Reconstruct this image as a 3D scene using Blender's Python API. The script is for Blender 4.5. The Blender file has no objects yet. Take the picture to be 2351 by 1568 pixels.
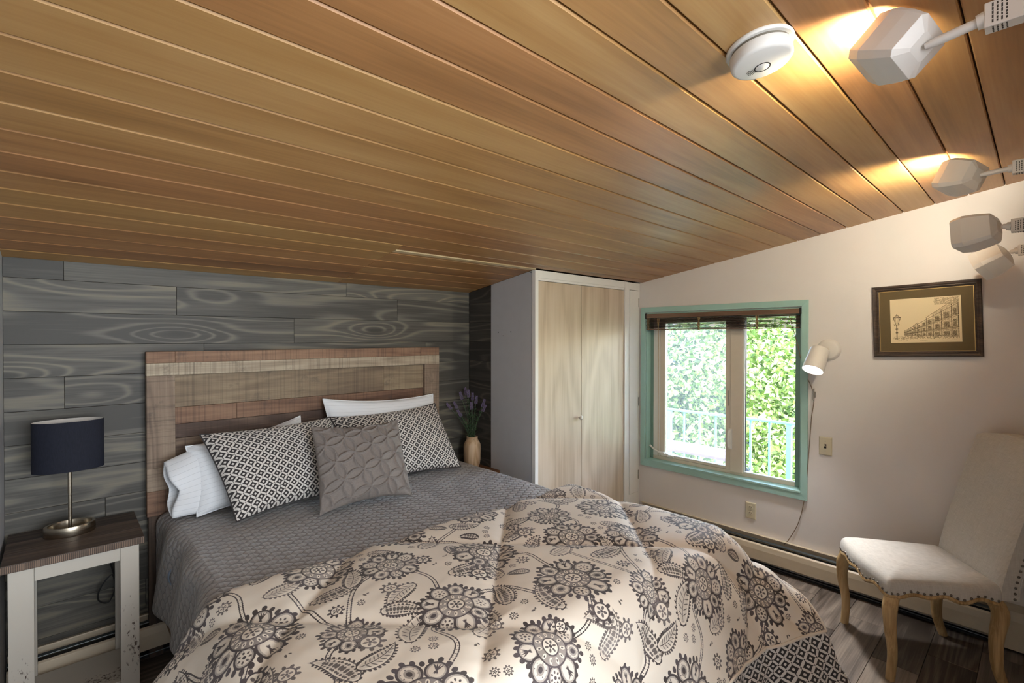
import bpy, math, random
import numpy as np
from mathutils import Vector, Matrix
R=math.radians
random.seed(7); rng=np.random.RandomState(5)
COL=bpy.context.scene.collection
SC=bpy.context.scene

# ------------------------------------------------------------------ camera, world, sun, large lights, exposure
EYE=1.55
def make_camera():
    cd=bpy.data.cameras.new('camera'); cam=bpy.data.objects.new('camera',cd); COL.objects.link(cam)
    cd.sensor_width=36; cd.lens=36*1125.2/2351; cd.clip_start=.02; cd.clip_end=200
    yaw,pitch,roll=R(42.661),R(-.547),R(.06)
    f0=Vector((math.sin(yaw),math.cos(yaw),0)); r0=Vector((math.cos(yaw),-math.sin(yaw),0)); u0=Vector((0,0,1))
    f=f0*math.cos(pitch)+u0*math.sin(pitch); u=-f0*math.sin(pitch)+u0*math.cos(pitch)
    r2=r0*math.cos(roll)+u*math.sin(roll); u2=-r0*math.sin(roll)+u*math.cos(roll)
    m=Matrix((r2,u2,-f)).transposed().to_4x4(); m.translation=(0,0,EYE)
    cam.matrix_world=m; SC.camera=cam
make_camera()
SC.view_settings.view_transform='Standard'; SC.view_settings.look='None'
SC.view_settings.exposure=0.45; SC.view_settings.gamma=1; SC.view_settings.use_curve_mapping=False
w=bpy.data.worlds.new('world'); SC.world=w; w.use_nodes=True
nt=w.node_tree; bg=nt.nodes['Background']
sky=nt.nodes.new('ShaderNodeTexSky'); sky.sky_type='NISHITA'; sky.sun_disc=False
sky.sun_elevation=R(48); sky.sun_rotation=R(200); sky.air_density=1.2; sky.dust_density=2.0
nt.links.new(sky.outputs[0],bg.inputs[0]); bg.inputs[1].default_value=3.0
def sun(name,d,e,col):
    l=bpy.data.lights.new(name,'SUN'); l.energy=e; l.color=col; l.angle=R(.6)
    o=bpy.data.objects.new(name,l); COL.objects.link(o); o.rotation_euler=Vector(d).to_track_quat('-Z','Y').to_euler(); return o
sun('sun',(.62,.35,-.95),10,(1,.96,.88))
def area(name,loc,d,sx,sy,e,col=(1,1,1)):
    l=bpy.data.lights.new(name,'AREA'); l.shape='RECTANGLE'; l.size=sx; l.size_y=sy; l.energy=e; l.color=col
    o=bpy.data.objects.new(name,l); COL.objects.link(o); o.location=loc
    o.rotation_euler=Vector(d).to_track_quat('-Z','Y').to_euler(); return o
area('hall_fill',(.9,-2.3,1.5),(.12,1,.02),2.8,2.0,150,(.86,.93,1))  # added soft fill behind the camera, no window is built there
area('hall_top_fill',(1.2,-1.1,2.3),(.05,.25,-1),1.6,1.2,14,(.92,.96,1))  # added overhead fill in the unseen hall, no fixture is built there

# ------------------------------------------------------------------ helpers
def lin(c):
    return tuple(((v/255)/12.92 if v/255<=.04045 else ((v/255+.055)/1.055)**2.4) for v in c)
class N:
    """tiny node helper"""
    def __init__(s,name):
        s.m=bpy.data.materials.new(name); s.m.use_nodes=True; s.t=s.m.node_tree; s.b=s.t.nodes['Principled BSDF']; s.out=s.t.nodes['Material Output']
    def n(s,t,**k):
        x=s.t.nodes.new(t)
        for a,v in k.items(): setattr(x,a,v)
        return x
    def l(s,a,b): s.t.links.new(a,b)
    def put(s,sock,v):
        if hasattr(v,'links') or isinstance(v,bpy.types.NodeSocket): s.l(v,sock)
        else: sock.default_value=v
    def math(s,op,a,b=0,c=0,clamp=False):
        x=s.n('ShaderNodeMath',operation=op); x.use_clamp=clamp
        s.put(x.inputs[0],a); s.put(x.inputs[1],b)
        if op in('MULTIPLY_ADD','COMPARE','WRAP','SMOOTH_MIN','SMOOTH_MAX'): s.put(x.inputs[2],c)
        return x.outputs[0]
    def vmath(s,op,a,b=(0,0,0)):
        x=s.n('ShaderNodeVectorMath',operation=op); s.put(x.inputs[0],a)
        if op=='SCALE': s.put(x.inputs['Scale'],b)
        else: s.put(x.inputs[1],b)
        return x.outputs[0]
    def coord(s,kind='Object'): return s.n('ShaderNodeTexCoord').outputs[kind]
    def rand(s): return s.n('ShaderNodeObjectInfo').outputs['Random']
    def mapv(s,v,sc,loc=(0,0,0),rot=(0,0,0)):
        x=s.n('ShaderNodeMapping'); s.put(x.inputs[0],v); x.inputs['Scale'].default_value=sc; s.put(x.inputs['Location'],loc); x.inputs['Rotation'].default_value=rot
        return x.outputs[0]
    def noise(s,v,scale=5,detail=4,rough=.55,dist=0,out='Fac'):
        x=s.n('ShaderNodeTexNoise'); s.put(x.inputs['Vector'],v); x.inputs['Scale'].default_value=scale
        x.inputs['Detail'].default_value=detail; x.inputs['Roughness'].default_value=rough; x.inputs['Distortion'].default_value=dist
        return x.outputs[out]
    def vor(s,v,scale=5,out='Distance',rnd=1):
        x=s.n('ShaderNodeTexVoronoi'); s.put(x.inputs['Vector'],v); x.inputs['Scale'].default_value=scale; x.inputs['Randomness'].default_value=rnd
        return x.outputs[out]
    def ramp(s,f,stops,interp='LINEAR'):
        x=s.n('ShaderNodeValToRGB'); s.put(x.inputs[0],f); e=x.color_ramp.elements; x.color_ramp.interpolation=interp
        while len(e)<len(stops): e.new(.5)
        for i,(p,c) in enumerate(stops):
            e[i].position=p; e[i].color=(*c,1) if len(c)==3 else c
        return x.outputs[0]
    def mix(s,f,a,b,mode='MIX'):
        x=s.n('ShaderNodeMix',data_type='RGBA',blend_type=mode); s.put(x.inputs[0],f)
        def cc(v): return v if isinstance(v,bpy.types.NodeSocket) else ((*v,1) if len(v)==3 else v)
        s.put(x.inputs[6],cc(a)); s.put(x.inputs[7],cc(b)); return x.outputs[2]
    def remap(s,f,a,b,c,d):
        x=s.n('ShaderNodeMapRange'); s.put(x.inputs[0],f)
        for i,v in zip((1,2,3,4),(a,b,c,d)): s.put(x.inputs[i],v)
        return x.outputs[0]
    def bump(s,h,strength=.3,dist=.002):
        x=s.n('ShaderNodeBump'); s.put(x.inputs['Height'],h); x.inputs['Strength'].default_value=strength; x.inputs['Distance'].default_value=dist
        s.l(x.outputs[0],s.b.inputs['Normal']); return x
    def set(s,col=None,rough=None,metal=None,spec=None,emit=None,es=None,sheen=None):
        if col is not None: s.put(s.b.inputs['Base Color'],(*col,1) if isinstance(col,tuple) and len(col)==3 else col)
        if rough is not None: s.put(s.b.inputs['Roughness'],rough)
        if metal is not None: s.b.inputs['Metallic'].default_value=metal
        if spec is not None: s.b.inputs['Specular IOR Level'].default_value=spec
        if sheen is not None: s.b.inputs['Sheen Weight'].default_value=sheen
        if emit is not None: s.b.inputs['Emission Color'].default_value=(*emit,1); s.b.inputs['Emission Strength'].default_value=es
        return s.m
def plain(name,rgb,rough=.5,metal=0,var=.06,scale=30,bump=.05,spec=.5):
    k=N(name); v=k.coord(); f=k.noise(v,scale,3)
    c=lin(rgb); hi=tuple(min(1,x*(1+var)) for x in c); lo=tuple(x*(1-var) for x in c)
    k.set(k.ramp(f,[(.3,lo),(.7,hi)]),rough,metal,spec)
    if bump: k.bump(f,bump,.001)
    return k.m
def wood(name,cols,axis=0,grain=1.0,rough=.5,ringamt=.5,knots=0,objvar=.25,bump=.12,saw=0,fine=.35,spec=.4,hueshift=0,rf=75.,sharp=1.,stops=(.25,.5,.78)):
    """cols: dark, mid, light. axis: grain direction"""
    k=N(name); v=k.coord(); r=k.rand()
    off=k.n('ShaderNodeCombineXYZ'); k.put(off.inputs[0],k.math('MULTIPLY',r,37.)); k.put(off.inputs[1],k.math('MULTIPLY',r,91.)); k.put(off.inputs[2],k.math('MULTIPLY',r,53.))
    v2=k.vmath('ADD',v,off.outputs[0])
    low=[9.*grain]*3; low[axis]=.9*grain
    hi=[150.*grain]*3; hi[axis]=3.0*grain
    base=k.noise(k.mapv(v2,tuple(low)),1.0,5,.6,.6)
    fin=k.noise(k.mapv(v2,tuple(hi)),1.0,3,.6)
    # rings: perpendicular distance banding bent by low noise
    rg=[1.0]*3; rg[axis]=.10
    wv=k.noise(k.mapv(v2,tuple(q*5*grain for q in rg)),1.0,2,.5)
    if knots:
        kn=[4.0]*3; kn[axis]=1.15
        d=k.vor(k.mapv(v2,tuple(kn)),1.0)
        wv=k.math('ADD',wv,k.math('MULTIPLY',k.math('POWER',2.718,k.math('MULTIPLY',k.math('MULTIPLY',d,d),-22.)),.30))
    rings=k.math('SINE',k.math('MULTIPLY',wv,rf))
    rings=k.remap(rings,-1,1,0,1)
    if sharp!=1: rings=k.math('POWER',rings,sharp)
    f=k.math('ADD',k.math('MULTIPLY',base,1-ringamt*.5),k.math('MULTIPLY',rings,ringamt*.32))
    f=k.math('ADD',f,k.math('MULTIPLY',k.math('SUBTRACT',fin,.5),fine))
    f=k.math('ADD',f,k.math('MULTIPLY',k.math('SUBTRACT',r,.5),objvar))
    c=k.ramp(f,[(stops[0],lin(cols[0])),(stops[1],lin(cols[1])),(stops[2],lin(cols[2]))])
    if hueshift:
        h=k.n('ShaderNodeHueSaturation'); k.put(h.inputs['Hue'],k.remap(r,0,1,.5-hueshift,.5+hueshift)); k.put(h.inputs['Color'],c); c=h.outputs[0]
    if knots:
        km=k.ramp(d,[(.05,(1,1,1)),(.11,(0,0,0))]); c=k.mix(k.math('MULTIPLY',km,.7),c,tuple(x*.6 for x in lin(cols[0])))
    if saw:
        sw=[0.6]*3; sw[axis]=110.
        sm=k.noise(k.mapv(v2,tuple(sw)),1.0,2,.7); c=k.mix(k.ramp(sm,[(.5,(0,0,0)),(.72,(saw,)*3)]),c,lin((62,52,46)))
        bl=k.noise(v2,9,5,.7,.3); c=k.mix(k.ramp(bl,[(.58,(0,0,0)),(.72,(.55,)*3)]),c,lin((70,64,62)))
    k.set(c,rough,0,spec); k.bump(k.math('ADD',fin,k.math('MULTIPLY',rings,.25)),bump,.0012)
    return k.m

def woff(p):
    o=Vector((0,0,0))
    while p is not None: o+=p.location; p=p.parent
    return o
def mobj(name,verts,faces,mat,parent=None,smooth=False,uv=None,org=None):
    me=bpy.data.meshes.new(name)
    v=np.array(verts,dtype=float).reshape(-1,3)
    off=woff(parent) if parent is not None else Vector(org or (0,0,0))
    v=v-np.array(off)
    me.from_pydata(v.tolist(),[],faces if isinstance(faces,list) else faces.tolist())
    if mat is not None: me.materials.append(mat)
    if uv is not None:
        ul=me.uv_layers.new(name='UVMap'); li=np.zeros(len(me.loops),dtype=np.int32); me.loops.foreach_get('vertex_index',li)
        ul.data.foreach_set('uv',np.array(uv)[li].ravel())
    if smooth: me.polygons.foreach_set('use_smooth',[True]*len(me.polygons))
    me.update()
    o=bpy.data.objects.new(name,me); COL.objects.link(o)
    if parent is not None: o.parent=parent
    elif org: o.location=org
    return o
class MB:
    def __init__(s): s.v=[]; s.f=[]
    def add(s,v,f):
        n=len(s.v); s.v+= [tuple(p) for p in v]; s.f+=[tuple(i+n for i in q) for q in f]; return s
    def box(s,x0,x1,y0,y1,z0,z1,M=None):
        v=[(x,y,z) for x in(x0,x1) for y in(y0,y1) for z in(z0,z1)]
        if M is not None: v=[tuple(M@Vector(p)) for p in v]
        return s.add(v,[(0,1,3,2),(4,6,7,5),(0,4,5,1),(2,3,7,6),(0,2,6,4),(1,5,7,3)])
    def prism(s,poly,axis,a,b):
        """poly 2D in the two other axes (in order), extruded along axis"""
        n=len(poly); v=[]
        for t in(a,b):
            for p in poly:
                q=[p[0],p[1]]; q.insert(axis,t); v.append(tuple(q))
        f=[tuple(range(n)),tuple(range(2*n-1,n-1,-1))]+[(i,n+i,n+(i+1)%n,(i+1)%n) for i in range(n)]
        return s.add(v,f)
    def tube(s,pts,rad,n=10,cap=True,sq=None):
        pts=[Vector(p) for p in pts]; m=len(pts)
        rad=rad if isinstance(rad,(list,tuple)) else [rad]*m
        up=None; rings=[]
        for i,p in enumerate(pts):
            t=(pts[min(i+1,m-1)]-pts[max(i-1,0)]).normalized()
            if up is None: up=t.orthogonal().normalized() if sq is None else Vector(sq)
            up=(up-t*up.dot(t)).normalized(); sd=t.cross(up)
            rr=rad[i]; ra,rb=(rr if isinstance(rr,tuple) else (rr,rr))
            rings.append([p+up*math.cos(2*math.pi*j/n)*ra+sd*math.sin(2*math.pi*j/n)*rb for j in range(n)])
        v=[tuple(q) for r_ in rings for q in r_]; f=[]
        for i in range(m-1):
            for j in range(n): f.append((i*n+j,i*n+(j+1)%n,(i+1)*n+(j+1)%n,(i+1)*n+j))
        if cap: f+= [tuple(range(n-1,-1,-1)),tuple((m-1)*n+j for j in range(n))]
        return s.add(v,f)
    def lathe(s,prof,c,n=48,sx=1,sy=1,M=None):
        """prof [(r,z)], axis z at c"""
        v=[];f=[];m=len(prof)
        for (r,z) in prof:
            for j in range(n):
                a=2*math.pi*j/n; p=Vector((r*math.cos(a)*sx,r*math.sin(a)*sy,z))
                if M is not None: p=M@p
                v.append(tuple(p+Vector(c)))
        for i in range(m-1):
            for j in range(n): f.append((i*n+j,i*n+(j+1)%n,(i+1)*n+(j+1)%n,(i+1)*n+j))
        if prof[0][0]>1e-5: f.append(tuple(range(n-1,-1,-1)))
        if prof[-1][0]>1e-5: f.append(tuple((m-1)*n+j for j in range(n)))
        return s.add(v,f)
    def build(s,name,mat,parent=None,bevel=0,smooth=False,org=None,seg=2):
        o=mobj(name,s.v,s.f,mat,parent,smooth,None,org)
        if bevel:
            b=o.modifiers.new('bevel','BEVEL'); b.width=bevel; b.segments=seg; b.limit_method='ANGLE'; b.angle_limit=R(40)
        if smooth and not bevel: autosmooth(o)
        return o
def autosmooth(o,ang=42):
    me=o.data; me.polygons.foreach_set('use_smooth',[True]*len(me.polygons))
    import bmesh
    bm=bmesh.new(); bm.from_mesh(me)
    for e in bm.edges:
        if len(e.link_faces)==2 and e.calc_face_angle(0)>R(ang): e.smooth=False
    bm.to_mesh(me); bm.free()
def empty(name,loc,label=None,cat=None,group=None,kind=None,rz=0):
    o=bpy.data.objects.new(name,None); COL.objects.link(o); o.location=loc; o.rotation_euler=(0,0,rz); o.empty_display_size=.05
    return tag(o,label,cat,group,kind)
def tag(o,label=None,cat=None,group=None,kind=None):
    if label: o['label']=label
    if cat: o['category']=cat
    if group: o['group']=group
    if kind: o['kind']=kind
    return o
def struct(o): o['kind']='structure'; return o
def grid_faces(nu,nv,wrap=False):
    i=np.arange(nu-1)[:,None]; j=np.arange(nv-1)[None,:]
    a=(i*nv+j); return np.stack([a,a+nv,a+nv+1,a+1],-1).reshape(-1,4)
def snoise(x,y,seed=0,n=9,f0=1.0):
    r=np.random.RandomState(seed); o=0
    for i in range(n):
        f=f0*(1.35**i); a=r.rand()*6.28; ph=r.rand()*6.28
        o=o+np.sin((x*math.cos(a)+y*math.sin(a))*f*6.28+ph)/(1.25**i)
    return o/3.

# ------------------------------------------------------------------ room constants
XL,XR,YB=-.178,3.515,2.965
YN=-.12                       # near wall (carries the light tracks), open to the hall for X<1.2
SL=.1535; ZC0=1.55+.2253*3.5
def cz(y): return ZC0-SL*y

# ------------------------------------------------------------------ materials
M={}
M['cedar']=wood('cedar_ceiling_boards',[(128,88,44),(176,128,74),(200,158,104)],0,.8,.44,.16,0,.2,.08,fine=.30,hueshift=.008,spec=1.0,stops=(.15,.5,.87))
M['cedar_pale']=wood('pale_cedar_strip',[(190,160,115),(214,190,150),(228,208,172)],0,.8,.35,.2,0,.1)
M['groove']=plain('dark_groove',(62,42,26),.8)
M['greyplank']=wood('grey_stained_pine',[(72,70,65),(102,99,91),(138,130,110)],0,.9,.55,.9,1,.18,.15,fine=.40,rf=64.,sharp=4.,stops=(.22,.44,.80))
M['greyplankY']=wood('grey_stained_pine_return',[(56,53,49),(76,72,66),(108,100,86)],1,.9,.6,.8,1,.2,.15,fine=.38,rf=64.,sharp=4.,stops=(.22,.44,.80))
M['wall']=plain('white_painted_wall',(226,221,218),.75,0,.012,6,.03)
M['paint_grey']=plain('grey_lavender_painted_panel',(186,187,190),.55,0,.02,14,.05)
M['white']=plain('white_gloss_paint',(236,235,232),.35,0,.01,20,.02)
def laminate():
    k=N('washed_teak_laminate'); v=k.coord(); r=k.rand()
    off=k.n('ShaderNodeCombineXYZ'); k.put(off.inputs[0],k.math('MULTIPLY',r,7.))
    v=k.vmath('ADD',v,off.outputs[0])
    w_=k.noise(k.mapv(v,(1.6,1,.35)),1.4,3,.5)
    f=k.remap(k.math('SINE',k.math('MULTIPLY',w_,46.)),-1,1,0,1)
    n2=k.noise(k.mapv(v,(26,26,.8)),1,4,.6); fin=k.noise(k.mapv(v,(240,240,5)),1,2)
    g=k.math('ADD',k.math('MULTIPLY',f,.22),k.math('ADD',k.math('MULTIPLY',n2,.75),k.math('MULTIPLY',k.math('SUBTRACT',fin,.5),.3)))
    c=k.ramp(g,[(.2,lin((176,156,134))),(.5,lin((202,184,162))),(.8,lin((214,198,180)))])
    k.set(c,.38,0,.5); k.bump(fin,.06,.001); return k.m
M['laminate']=laminate()
M['teal']=plain('teal_painted_trim',(164,202,194),.45,0,.02,18,.04)
M['teal_dark']=plain('teal_painted_stop',(128,160,150),.5,0,.02,18,.04)
M['cream_metal']=plain('cream_enamel',(206,192,168),.4,0,.03,20,.03)
M['cream_frame']=plain('cream_window_frame',(216,206,190),.4,0,.015,20,.02)
M['white_plastic']=plain('white_plastic',(232,230,224),.4,0,.01,20,.01)
M['lamp_white']=plain('white_enamel_shade',(226,222,216),.35,0,.01,20,.01)
M['dark']=plain('dark_gap',(28,26,26),.7)
M['almond']=plain('almond_plastic',(206,198,172),.4,0,.01,20,.01)
M['steel']=plain('brushed_steel',(170,168,160),.35,1,.05,60,.02)
M['strip_metal']=plain('grey_metal_strip',(92,98,100),.35,.7,.05,60,.02)
def nickel():
    k=N('brushed_nickel'); v=k.coord(); f=k.noise(k.mapv(v,(4,4,400)),1,2)
    k.set(k.ramp(f,[(.3,lin((150,140,124))),(.7,lin((190,180,162)))]),.28,1); return k.m
M['nickel']=nickel()
M['pewter']=plain('pewter_nail',(120,114,108),.3,1,.1,60,.0)
def glass(name,haze):
    k=N(name); t=k.n('ShaderNodeBsdfTransparent'); g=k.n('ShaderNodeBsdfGlossy'); g.inputs['Roughness'].default_value=.02
    fr=k.n('ShaderNodeFresnel'); fr.inputs[0].default_value=1.45
    mx=k.n('ShaderNodeMixShader'); k.l(fr.outputs[0],mx.inputs[0]); k.l(t.outputs[0],mx.inputs[1]); k.l(g.outputs[0],mx.inputs[2]); o=mx.outputs[0]
    if haze:
        d=k.n('ShaderNodeBsdfDiffuse'); d.inputs[0].default_value=(.95,.95,.97,1)
        tl=k.n('ShaderNodeBsdfTranslucent'); tl.inputs[0].default_value=(.95,.95,1,1)
        m1=k.n('ShaderNodeMixShader'); m1.inputs[0].default_value=.6; k.l(d.outputs[0],m1.inputs[1]); k.l(tl.outputs[0],m1.inputs[2])
        m2=k.n('ShaderNodeMixShader'); m2.inputs[0].default_value=haze; k.l(o,m2.inputs[1]); k.l(m1.outputs[0],m2.inputs[2]); o=m2.outputs[0]
    k.l(o,k.out.inputs[0]); return k.m
M['glass']=glass('clear_glass',0); M['glass_hazy']=glass('reflection_haze_glass',.055)  # left pane: whitish reflection painted in as a milky diffuse mix
def painted_distress():
    k=N('distressed_white_paint'); v=k.coord()
    a=k.noise(k.mapv(v,(5,5,2.2)),1,2,.5); b=k.noise(k.mapv(v,(90,90,45)),1,5,.7)
    f=k.math('ADD',k.math('MULTIPLY',a,.75),k.math('MULTIPLY',b,.42))
    mk=k.ramp(f,[(.70,(0,0,0)),(.735,(1,1,1))])
    c=k.mix(mk,lin((196,190,178)),lin((78,62,54)))
    k.set(c,.55); k.bump(mk,-.2,.001); return k.m
M['distress']=painted_distress()
M['walnut_top']=wood('weathered_walnut_top',[(52,44,40),(92,78,68),(124,106,92)],0,1.0,.5,.5,0,.15,.2)
M['hb_red']=wood('reclaimed_red_brown_plank',[(90,66,54),(134,104,84),(158,128,104)],0,1.1,.7,.4,0,.3,.35,saw=.5)
M['hb_light']=wood('reclaimed_pale_plank',[(112,100,88),(164,150,130),(198,186,164)],0,1.1,.7,.4,0,.3,.35,saw=.5)
M['hb_mid']=wood('reclaimed_brown_plank',[(84,70,60),(128,110,92),(158,140,116)],0,1.1,.7,.4,0,.45,.35,saw=.4,hueshift=.012)
M['hb_v']=wood('reclaimed_brown_stile',[(90,76,66),(134,116,100),(160,142,122)],2,1.1,.7,.4,0,.3,.35,saw=.5)
M['hb_dark']=wood('reclaimed_dark_leg',[(50,42,38),(80,66,56),(108,90,76)],2,1.1,.7,.4,0,.3,.35,saw=.4)
M['rail_wood']=wood('side_rail_wood',[(110,84,60),(142,112,82),(170,140,108)],1,1,.55,.4,0,.2,.2)
M['oak_leg']=wood('pale_oak_leg',[(140,112,72),(186,156,110),(208,182,138)],2,1.6,.5,.35,0,.15,.2,fine=.55)
M['shelf_wood']=wood('small_table_wood',[(96,64,40),(134,92,60),(160,116,80)],0,1,.5,.4,0,.2,.2)
M['vase_wood']=wood('pale_pine_vase',[(186,156,122),(212,186,154),(224,202,174)],2,1.6,.5,.9,0,.1,.1)
M['floor']=wood('grey_brown_vinyl_plank',[(62,54,48),(106,96,88),(146,134,122)],0,1.0,.42,.6,0,.5,.1,fine=.5)
M['floor_base']=plain('subfloor',(48,44,42),.8)
def linen():
    k=N('oatmeal_linen'); v=k.coord('Object')
    a=k.noise(k.mapv(v,(500,30,30)),1,2); b=k.noise(k.mapv(v,(30,30,500)),1,2); s_=k.noise(k.mapv(v,(150,150,150)),1,3,.8)
    f=k.math('ADD',k.math('MULTIPLY',a,.5),k.math('MULTIPLY',b,.5))
    c=k.ramp(f,[(.3,lin((180,177,171))),(.7,lin((206,203,197)))])
    c=k.mix(k.ramp(s_,[(.70,(0,0,0)),(.76,(.45,)*3)]),c,lin((120,108,96)))
    k.set(c,.9,0,.2,sheen=.2); k.bump(f,.2,.0008); return k.m
M['linen']=linen()
def navy():
    k=N('navy_shade_fabric'); v=k.coord(); f=k.noise(k.mapv(v,(300,300,60)),1,2)
    k.set(k.ramp(f,[(.3,lin((22,25,36))),(.7,lin((30,33,46)))]),.8,0,.3); k.bump(f,.15,.0006); return k.m
M['navy']=navy()
M['shade_in']=plain('shade_white_lining',(214,210,204),.8)
def quilt_mat():
    k=N('grey_brown_quilted_satin'); uv=k.coord('UV'); s=k.n('ShaderNodeSeparateXYZ'); k.l(uv,s.inputs[0])
    u=k.math('MULTIPLY',s.outputs[0],1/.070); v=k.math('MULTIPLY',s.outputs[1],1/.042)
    sn=k.math('MULTIPLY',k.math('SINE',k.math('MULTIPLY',u,6.2832)),.32)
    def line(vv):
        fr=k.math('FRACT',vv); return k.math('ABSOLUTE',k.math('SUBTRACT',fr,.5))
    l1=line(k.math('ADD',v,sn)); l2=line(k.math('ADD',k.math('SUBTRACT',v,sn),.5))
    h=k.math('MINIMUM',l1,l2)
    puff=k.math('POWER',k.math('MULTIPLY',h,2.0),.55)
    n=k.noise(k.coord(),140,4,.7)
    c=k.mix(k.ramp(puff,[(.0,(0,0,0)),(.45,(1,1,1))]),lin((88,84,82)),lin((146,142,140)))
    k.set(c,.42,0,.45,sheen=.3)
    k.bump(k.math('ADD',puff,k.math('MULTIPLY',n,.15)),.9,.006); return k.m
M['quilt']=quilt_mat()
def ikat(name,cell):
    k=N(name); uv=k.coord('UV'); s=k.n('ShaderNodeSeparateXYZ'); k.l(uv,s.inputs[0])
    nz=k.noise(uv,420,2,out='Color'); 
    u=k.math('MULTIPLY',s.outputs[0],1/cell); v=k.math('MULTIPLY',s.outputs[1],1/cell)
    p=k.math('ADD',u,v); q=k.math('SUBTRACT',u,v)
    def dist(a): return k.math('MULTIPLY',k.math('ABSOLUTE',k.math('SUBTRACT',k.math('FRACT',a),.5)),2.)
    fp=dist(p); fq=dist(q)
    mx=k.math('MAXIMUM',fp,fq); mn=k.math('MINIMUM',fp,fq)
    bar=k.math('GREATER_THAN',mx,.72)
    bar=k.math('MULTIPLY',bar,k.math('LESS_THAN',mn,.86))         # dark gaps at crossings
    bar=k.math('MULTIPLY',bar,k.math('SUBTRACT',1.,k.math('MULTIPLY',k.math('GREATER_THAN',mn,.60),k.math('LESS_THAN',mx,.80))))
    dot=k.math('LESS_THAN',mx,.27)
    wht=k.math('MAXIMUM',bar,dot)
    k.set(k.mix(wht,lin((58,55,56)),lin((222,218,212))),.8,0,.2,sheen=.15)
    k.bump(k.noise(k.mapv(uv,(900,900,900)),1,2),.15,.0006); return k.m
M['ikat']=ikat('black_white_diamond_cotton',.044); M['ikat_big']=ikat('reverse_diamond_cotton',.056)
def striped():
    k=N('white_pinstripe_cotton'); uv=k.coord('UV'); s=k.n('ShaderNodeSeparateXYZ'); k.l(uv,s.inputs[0])
    a=k.math('FRACT',k.math('MULTIPLY',s.outputs[1],1/.022)); ln=k.math('LESS_THAN',a,.05)
    d=k.math('GREATER_THAN',k.math('FRACT',k.math('MULTIPLY',s.outputs[0],1/.004)),.4)
    f=k.math('MULTIPLY',k.math('MULTIPLY',ln,d),.65)
    k.set(k.mix(f,lin((232,236,240)),lin((120,130,140))),.85,0,.2); k.bump(k.noise(uv,500,2),.08,.0006); return k.m
M['striped']=striped()
M['grey_tuft']=plain('taupe_chenille',(134,127,122),.95,0,.08,200,.25,.15)
M['sheet']=plain('blue_grey_sheet',(120,134,150),.8,0,.05,20,.05)
M['cordbrown']=plain('tan_cord',(128,110,90),.8)
M['black']=plain('black_rubber',(18,18,19),.5)
M['bamboo']=wood('dark_bamboo_slat',[(40,32,28),(66,54,46),(92,78,66)],1,2,.22,.3,0,.3,.1)
M['headrail']=wood('brown_head_rail',[(96,74,60),(122,96,78),(142,116,96)],1,2,.5,.3,0,.1,.1)
M['rope']=plain('jute_tape',(140,118,84),.9,0,.4,120,.4)
M['frame_dark']=wood('dark_brown_picture_frame',[(34,28,26),(58,46,38),(88,70,56)],1,3,.5,.4,0,.1,.4,saw=.3)
M['mat_olive']=plain('olive_mat_board',(96,82,54),.85,0,.02,60,.02)
M['gold']=plain('gilt_lip',(176,150,96),.4,.6)
M['stem']=plain('lavender_stem_green',(84,104,78),.7,0,.2,60,.05)
M['leafg']=plain('lavender_leaf',(70,104,66),.7,0,.25,60,.05)
M['lav']=plain('dusty_lavender_bud',(122,108,140),.85,0,.25,90,.1)
M['sticker']=plain('sticker_ink',(58,54,50),.7)
M['sticker_bg']=plain('sticker_white',(224,222,216),.6)

# ------------------------------------------------------------------ shell
struct(MB().box(-.5,XR+.2,-2.9,YB+.2,-.12,-.012).build('floor',M['floor_base']))
FL=bpy.data.objects['floor']
def floor_boards():
    bw=.181; y=.557-bw*18; i=0
    while y<YB:
        x=XL-(.37*(i*7%5)/5+.1)*1.5
        while x<XR:
            x1=min(x+1.22,XR); x0=max(x,XL)
            if x1-x0>.02 and y+bw>-2.7:
                y1=min(y+bw,YB)-.0008; yy=y+.0008
                o=MB().box(x0+.0008,x1-.0008,yy,y1,-.012,0).build('floor_board',M['floor'],FL,bevel=.0012,seg=1)
            x+=1.22
        y+=bw; i+=1
floor_boards()
# ceiling: backing slab + tongue-and-groove boards
def ceil_prism(y0,y1,lo,hi): return [(y0,cz(y0)+lo),(y1,cz(y1)+lo),(y1,cz(y1)+hi),(y0,cz(y0)+hi)]
CE=struct(MB().prism(ceil_prism(-2.9,YB+.2,.02,.14),0,-.5,XR+.2).build('ceiling',M['groove']))
def ceil_board(x0,x1,y0,y1,mat,lo=0.,gap=.0022,ch=.004):
    a,b=y0+gap,y1-gap
    n=[(a,cz(a)+lo+ch),(a+ch*.8,cz(a+ch)+lo),(b-ch*.8,cz(b-ch)+lo),(b,cz(b)+lo+ch),(b,cz(b)+.019),(a,cz(a)+.019)]
    return MB().prism(n,0,x0,x1).build('ceiling_board',mat,CE)
BY=.138; BW=.1355; HX=1.262
for kk in range(-20,21):
    y0=BY+BW*kk; y1=min(y0+BW,YB)
    if y1-y0<.02: continue
    if kk<15: ceil_board(XL,XR,y0,y1,M['cedar'])
    elif kk==15:
        ceil_board(XL,HX-.001,y0,y1,M['cedar']); ceil_board(HX+.001,XR,y0,2.243,M['cedar'])
        ceil_board(HX+.001,2.284,2.243,2.283,M['cedar_pale'],-.003); ceil_board(HX+.001,2.284,2.283,y1,M['cedar'])
    else:
        ceil_board(XL,HX-.001,y0,y1,M['cedar']); ceil_board(HX+.001,2.284,y0,y1,M['cedar'])
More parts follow.
